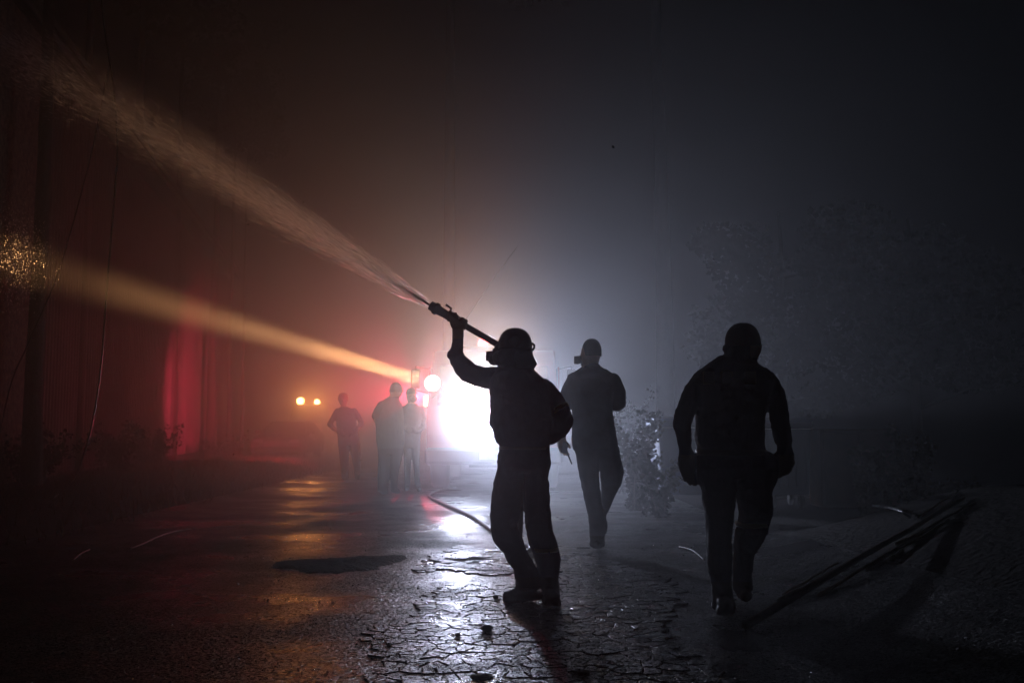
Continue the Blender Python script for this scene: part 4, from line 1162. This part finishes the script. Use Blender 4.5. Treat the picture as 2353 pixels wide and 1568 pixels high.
def stone(u, v, w, h, label, seed):
    p = G(u, v); rr = random.Random(seed); sc_ = p.y / FPX
    base = .011 if crack_field(p.x, p.y) else 0.004
    mb = MB(); mb.sphere(p + Vector((0, 0, h * sc_ * .4 + base)), 1, 10, 7, (w / 2 * sc_, w / 2 * sc_ * .9, h / 2 * sc_))
    mb.v = [v_ + Vector((rr.uniform(-1, 1), rr.uniform(-1, 1), rr.uniform(-.6, .6))) * w * sc_ * .09 for v_ in mb.v]
    mb.smooth = [False] * len(mb.smooth)
    tag(mb.build('stone', M_STONE, loc=(p.x, p.y, base)), label, 'stone', 'stones and clods on the road')
stone(1118, 1452, 26, 14, 'dark stone on the cracked asphalt left of the man shadow', 61)
stone(1139, 1378, 14, 10, 'small stone just left of the hose man front boot', 62)
stone(895, 1487, 16, 7, 'flat dark clod on the smooth asphalt at lower left', 63)
stone(1335, 1552, 40, 9, 'large dark clod at the bottom edge below the hose man', 64)
stone(1105, 1562, 50, 8, 'broad low clod at the bottom edge left of the large one', 65)
stone(1052, 1464, 14, 7, 'tiny clod beside the left edge of the cracking', 66)

gb = MB(); rr = random.Random(9)
for _ in range(9000):
    x = rr.uniform(-4.5, 2.2); y = 4.0 + 9 * rr.random() ** 1.5
    z = ground_z(x, y) + (.011 if crack_field(x, y) else .005); s_ = rr.uniform(.002, .0065) * (1 if rr.random() < .96 else 2.2)
    a = rr.uniform(0, 6.28); p = Vector((x, y, z))
    e1 = Vector((math.cos(a), math.sin(a), rr.uniform(-.2, .3))) * s_; e2 = Vector((-math.sin(a), math.cos(a), rr.uniform(-.2, .3))) * s_ * .6; e3 = Vector((0, 0, s_ * .7))
    gb.add([p + e1, p + e2, p - e1, p - e2, p + e3], [(0, 1, 4), (1, 2, 4), (2, 3, 4), (3, 0, 4), (3, 2, 1, 0)])
tag(gb.build('road_grit', mat('grit', (.05, .05, .05), .18), None), 'wet grit and leaf scraps strewn over the road', 'grit', kind='stuff')
gb = MB()
for (u, v, Y, s_) in ((830, 1057, 9, .018), (570, 515, 8, .008), (697, 465, 8, .008), (893, 648, 7, .008), (757, 741, 7, .006), (1068, 737, 7, .006), (1408, 337, 9, .018), (1350, 372, 9, .008), (1408, 607, 8, .007), (1475, 540, 9, .008), (1640, 595, 8, .008), (536, 1042, 9, .012), (1290, 820, 8, .005)):
    p = P(u, v, Y)
    gb.add([p + Vector((rr.uniform(-1, 1), rr.uniform(-1, 1), rr.uniform(-1, 1))) * s_ for _ in range(5)], [(0, 1, 2), (0, 2, 3), (1, 2, 4), (0, 3, 4), (0, 1, 4)])
tag(gb.build('ash_flakes', mat('ash', (.02, .02, .02), .9)), 'dark ash flakes drifting in the smoke', 'ash', kind='stuff')

# ------------------------------------------------------------------ water jet
M_WATER = bpy.data.materials.new('spray_water'); M_WATER.use_nodes = True
nt = M_WATER.node_tree; nt.nodes.remove(nt.nodes['Principled BSDF'])
rf = nt.nodes.new('ShaderNodeBsdfRefraction'); rf.inputs['IOR'].default_value = 1.12; rf.inputs['Roughness'].default_value = .55
gl = nt.nodes.new('ShaderNodeBsdfTranslucent'); gl.inputs[0].default_value = (1, 1, 1, 1)
m1 = nt.nodes.new('ShaderNodeMixShader'); m1.inputs[0].default_value = .25
nt.links.new(rf.outputs[0], m1.inputs[1]); nt.links.new(gl.outputs[0], m1.inputs[2])
nt.links.new(m1.outputs[0], nt.nodes['Material Output'].inputs['Surface'])
J0 = n0 - ax * .01
J1 = P(-80, 20, 9.8)
jet_pts = [J0.lerp(J1, k / 60) for k in range(61)]
def jet_at(t):
    i = t * (len(jet_pts) - 1); k = min(len(jet_pts) - 2, int(i)); return jet_pts[k].lerp(jet_pts[k + 1], i - k), (jet_pts[k + 1] - jet_pts[k]).normalized()
jet = empty('water_jet', J0, 'bright fan of water spray shooting up left from the nozzle', 'water jet')
sb = MB(); rr = random.Random(31)
for i in range(19000):
    t = rr.random() ** 1.08 * .98
    c, d = jet_at(t)
    sx = d.cross(Vector((0, 0, 1))).normalized(); sy = sx.cross(d)
    w = .026 + .34 * t ** .8
    th = rr.uniform(0, 6.28)
    if rr.random() < .5 * (1 - t) ** 3: rad = w * abs(rr.gauss(.75, .2))
    else: rad = w * abs(rr.gauss(0, .55))
    off = sx * math.cos(th) * rad + sy * math.sin(th) * rad + Vector((0, 0, -.16 * t * abs(rr.gauss(0, 1))))
    p = c + off
    dd = (d + off * (.35 / max(.3, w * 3)) + Vector((rr.gauss(0, .03), rr.gauss(0, .03), rr.gauss(0, .03)))).normalized()
    ln = rr.uniform(.04, .16); r_ = rr.uniform(.0005, .0014) * (1 - .4 * t)
    e1 = dd.cross(Vector((rr.gauss(0, 1), rr.gauss(0, 1), rr.gauss(0, 1)))).normalized() * r_; e2 = dd.cross(e1)
    a, b = p, p + dd * ln
    mid_ = (a + b) / 2
    sb.add([a, mid_ + e1, b, mid_ - e1], [(0, 1, 2, 3)])
so = sb.build('droplet_streaks', M_WATER, jet); so['kind'] = 'stuff'
# the solid core of the stream
mb = MB(); cc = [jet_at(.0009 * i)[0] for i in range(26)]; mb.tube(cc, [.007 for i in range(26)], 12)
mb.build('stream_core', mat('stream_water', (.10, .10, .11), .2), jet)
MIST_D = 0.9
# fine mist carried by the jet: streaky volume in a flaring cone
mb = MB(); rings = []
for i in range(25):
    t = i / 24; c, d = jet_at(t); sx = d.cross(Vector((0, 0, 1))).normalized(); sy = d.cross(sx); w = .034 + .50 * t ** .85
    rings.append([c + sx * math.cos(2 * math.pi * k / 20) * w + sy * math.sin(2 * math.pi * k / 20) * w for k in range(20)])
mb.ring_tube(rings, True)
M_MIST = bpy.data.materials.new('spray_mist'); M_MIST.use_nodes = True
nt = M_MIST.node_tree; N = nt.nodes; Lk = nt.links; N.remove(N['Principled BSDF'])
jd = (J1 - J0); JL = jd.length; jd.normalize()
jx = jd.cross(Vector((0, 0, 1))).normalized(); jy = jx.cross(jd)
tc = N.new('ShaderNodeTexCoord')
def dot(vec):
    n = N.new('ShaderNodeVectorMath'); n.operation = 'DOT_PRODUCT'; n.inputs[1].default_value = vec
    Lk.new(tc.outputs['Object'], n.inputs[0]); return n.outputs['Value']
def mth(op, a, b=None, clamp=False):
    n = N.new('ShaderNodeMath'); n.operation = op; n.use_clamp = clamp
    for i_, q in enumerate((a, b)):
        if q is None: continue
        if isinstance(q, (int, float)): n.inputs[i_].default_value = q
        else: Lk.new(q, n.inputs[i_])
    return n.outputs[0]
T = mth('MAXIMUM', mth('DIVIDE', dot(jd), JL), 0.0)
X_, Y_ = dot(jx), dot(jy)
W_ = mth('ADD', mth('MULTIPLY', mth('POWER', T, .85), .50), .034)
rad = mth('DIVIDE', mth('SQRT', mth('ADD', mth('MULTIPLY', X_, X_), mth('MULTIPLY', Y_, Y_))), W_)
cmb = N.new('ShaderNodeCombineXYZ')
Lk.new(mth('MULTIPLY', dot(jd), 1.8), cmb.inputs[2])
# streaks keep their angle while the cone widens
Lk.new(mth('MULTIPLY', mth('DIVIDE', X_, W_), 7.5), cmb.inputs[0]); Lk.new(mth('MULTIPLY', mth('DIVIDE', Y_, W_), 7.5), cmb.inputs[1])
nz_ = N.new('ShaderNodeTexNoise'); nz_.inputs['Scale'].default_value = 1.0; nz_.inputs['Detail'].default_value = 4; nz_.inputs['Roughness'].default_value = .7
Lk.new(cmb.outputs[0], nz_.inputs['Vector'])
st = N.new('ShaderNodeMapRange'); st.inputs[1].default_value = .42; st.inputs[2].default_value = .66
Lk.new(nz_.outputs['Fac'], st.inputs[0])
fall = mth('SUBTRACT', 1.0, rad, True)
fall = mth('POWER', fall, 1.3)
inv = mth('MULTIPLY', mth('DIVIDE', MIST_D, mth('ADD', T, .12)), mth('POWER', mth('SUBTRACT', 1.0, T, True), .8))
dens = mth('MULTIPLY', mth('MULTIPLY', inv, fall), mth('ADD', mth('MULTIPLY', st.outputs[0], .9), .1))
pv = N.new('ShaderNodeVolumePrincipled'); pv.inputs['Color'].default_value = (.95, .95, .95, 1); pv.inputs['Anisotropy'].default_value = .72
Lk.new(dens, pv.inputs['Density'])
Lk.new(pv.outputs[0], N['Material Output'].inputs['Volume'])
M_MIST.cycles.volume_step_rate = 0.12
M_MIST.cycles.volume_interpolation_method = 'LINEAR'
mo = mb.build('mist', M_MIST, jet); mo['kind'] = 'stuff'

# drops falling through the far end of the work lamp's beam
db = MB(); rr = random.Random(77)
for _ in range(2600):
    Yd = rr.uniform(7.2, 9.4)
    p = P(36 + rr.gauss(0, 42), 590 + rr.gauss(0, 50), Yd)
    r_ = rr.uniform(.0015, .005); a = rr.uniform(0, 6.28)
    e1 = Vector((math.cos(a), math.sin(a) * .5, 0)) * r_ * .6; e2 = Vector((rr.gauss(0, .3), rr.gauss(0, .3), 1)) * r_ * 1.4
    db.add([p - e2, p + e1, p + e2, p - e1], [(0, 1, 2, 3)])
tag(db.build('falling_drops', M_WATER), 'glinting water drops falling through the left end of the orange beam', 'water', kind='stuff')

# ------------------------------------------------------------------ haze: the smoke filling the street
mb = MB(); mb.box((0, 30, 8.3), (90, 84, 20.0))
M_HAZE = bpy.data.materials.new('smoke_haze'); M_HAZE.use_nodes = True
nt = M_HAZE.node_tree; nt.nodes.remove(nt.nodes['Principled BSDF'])
pv = nt.nodes.new('ShaderNodeVolumePrincipled')
pv.inputs['Color'].default_value = (.82, .83, .86, 1)
pv.inputs['Density'].default_value = HAZE_DENSITY
pv.inputs['Anisotropy'].default_value = HAZE_G
nt.links.new(pv.outputs[0], nt.nodes['Material Output'].inputs['Volume'])
hz = mb.build('haze', M_HAZE)
tag(hz, 'grey smoke filling the whole street', 'smoke', kind='stuff')

# thicker smoke drifting round the fire engine
M_SMOKE = M_HAZE.copy(); M_SMOKE.name = 'thick_smoke'
for n_ in M_SMOKE.node_tree.nodes:
    if n_.type == 'PRINCIPLED_VOLUME':
        n_.inputs['Density'].default_value = SMOKE_DENSITY * 1.15; n_.inputs['Anisotropy'].default_value = SMOKE_G
def smoke(where, density, shape):
    m_ = M_SMOKE.copy()
    for n_ in m_.node_tree.nodes:
        if n_.type == 'PRINCIPLED_VOLUME': n_.inputs['Density'].default_value = density
    mb = MB(); shape(mb)
    tag(mb.build('smoke_cloud', m_), 'thicker smoke ' + where, 'smoke', kind='stuff')
smoke('filling the street beyond the masked walker', SMOKE_DENSITY * 1.2, lambda mb: mb.box((0, 40.2, 8.3), (88, 62, 19.4)))
smoke('filling the street round the fire engine', SMOKE_DENSITY * 2.2, lambda mb: mb.box((0, 41.7, 8.3), (87, 57, 19.0)))
smoke('drifting in behind the two nearest men', .010, lambda mb: mb.box((0, 38.9, 8.3), (89, 63.2, 19.7)))
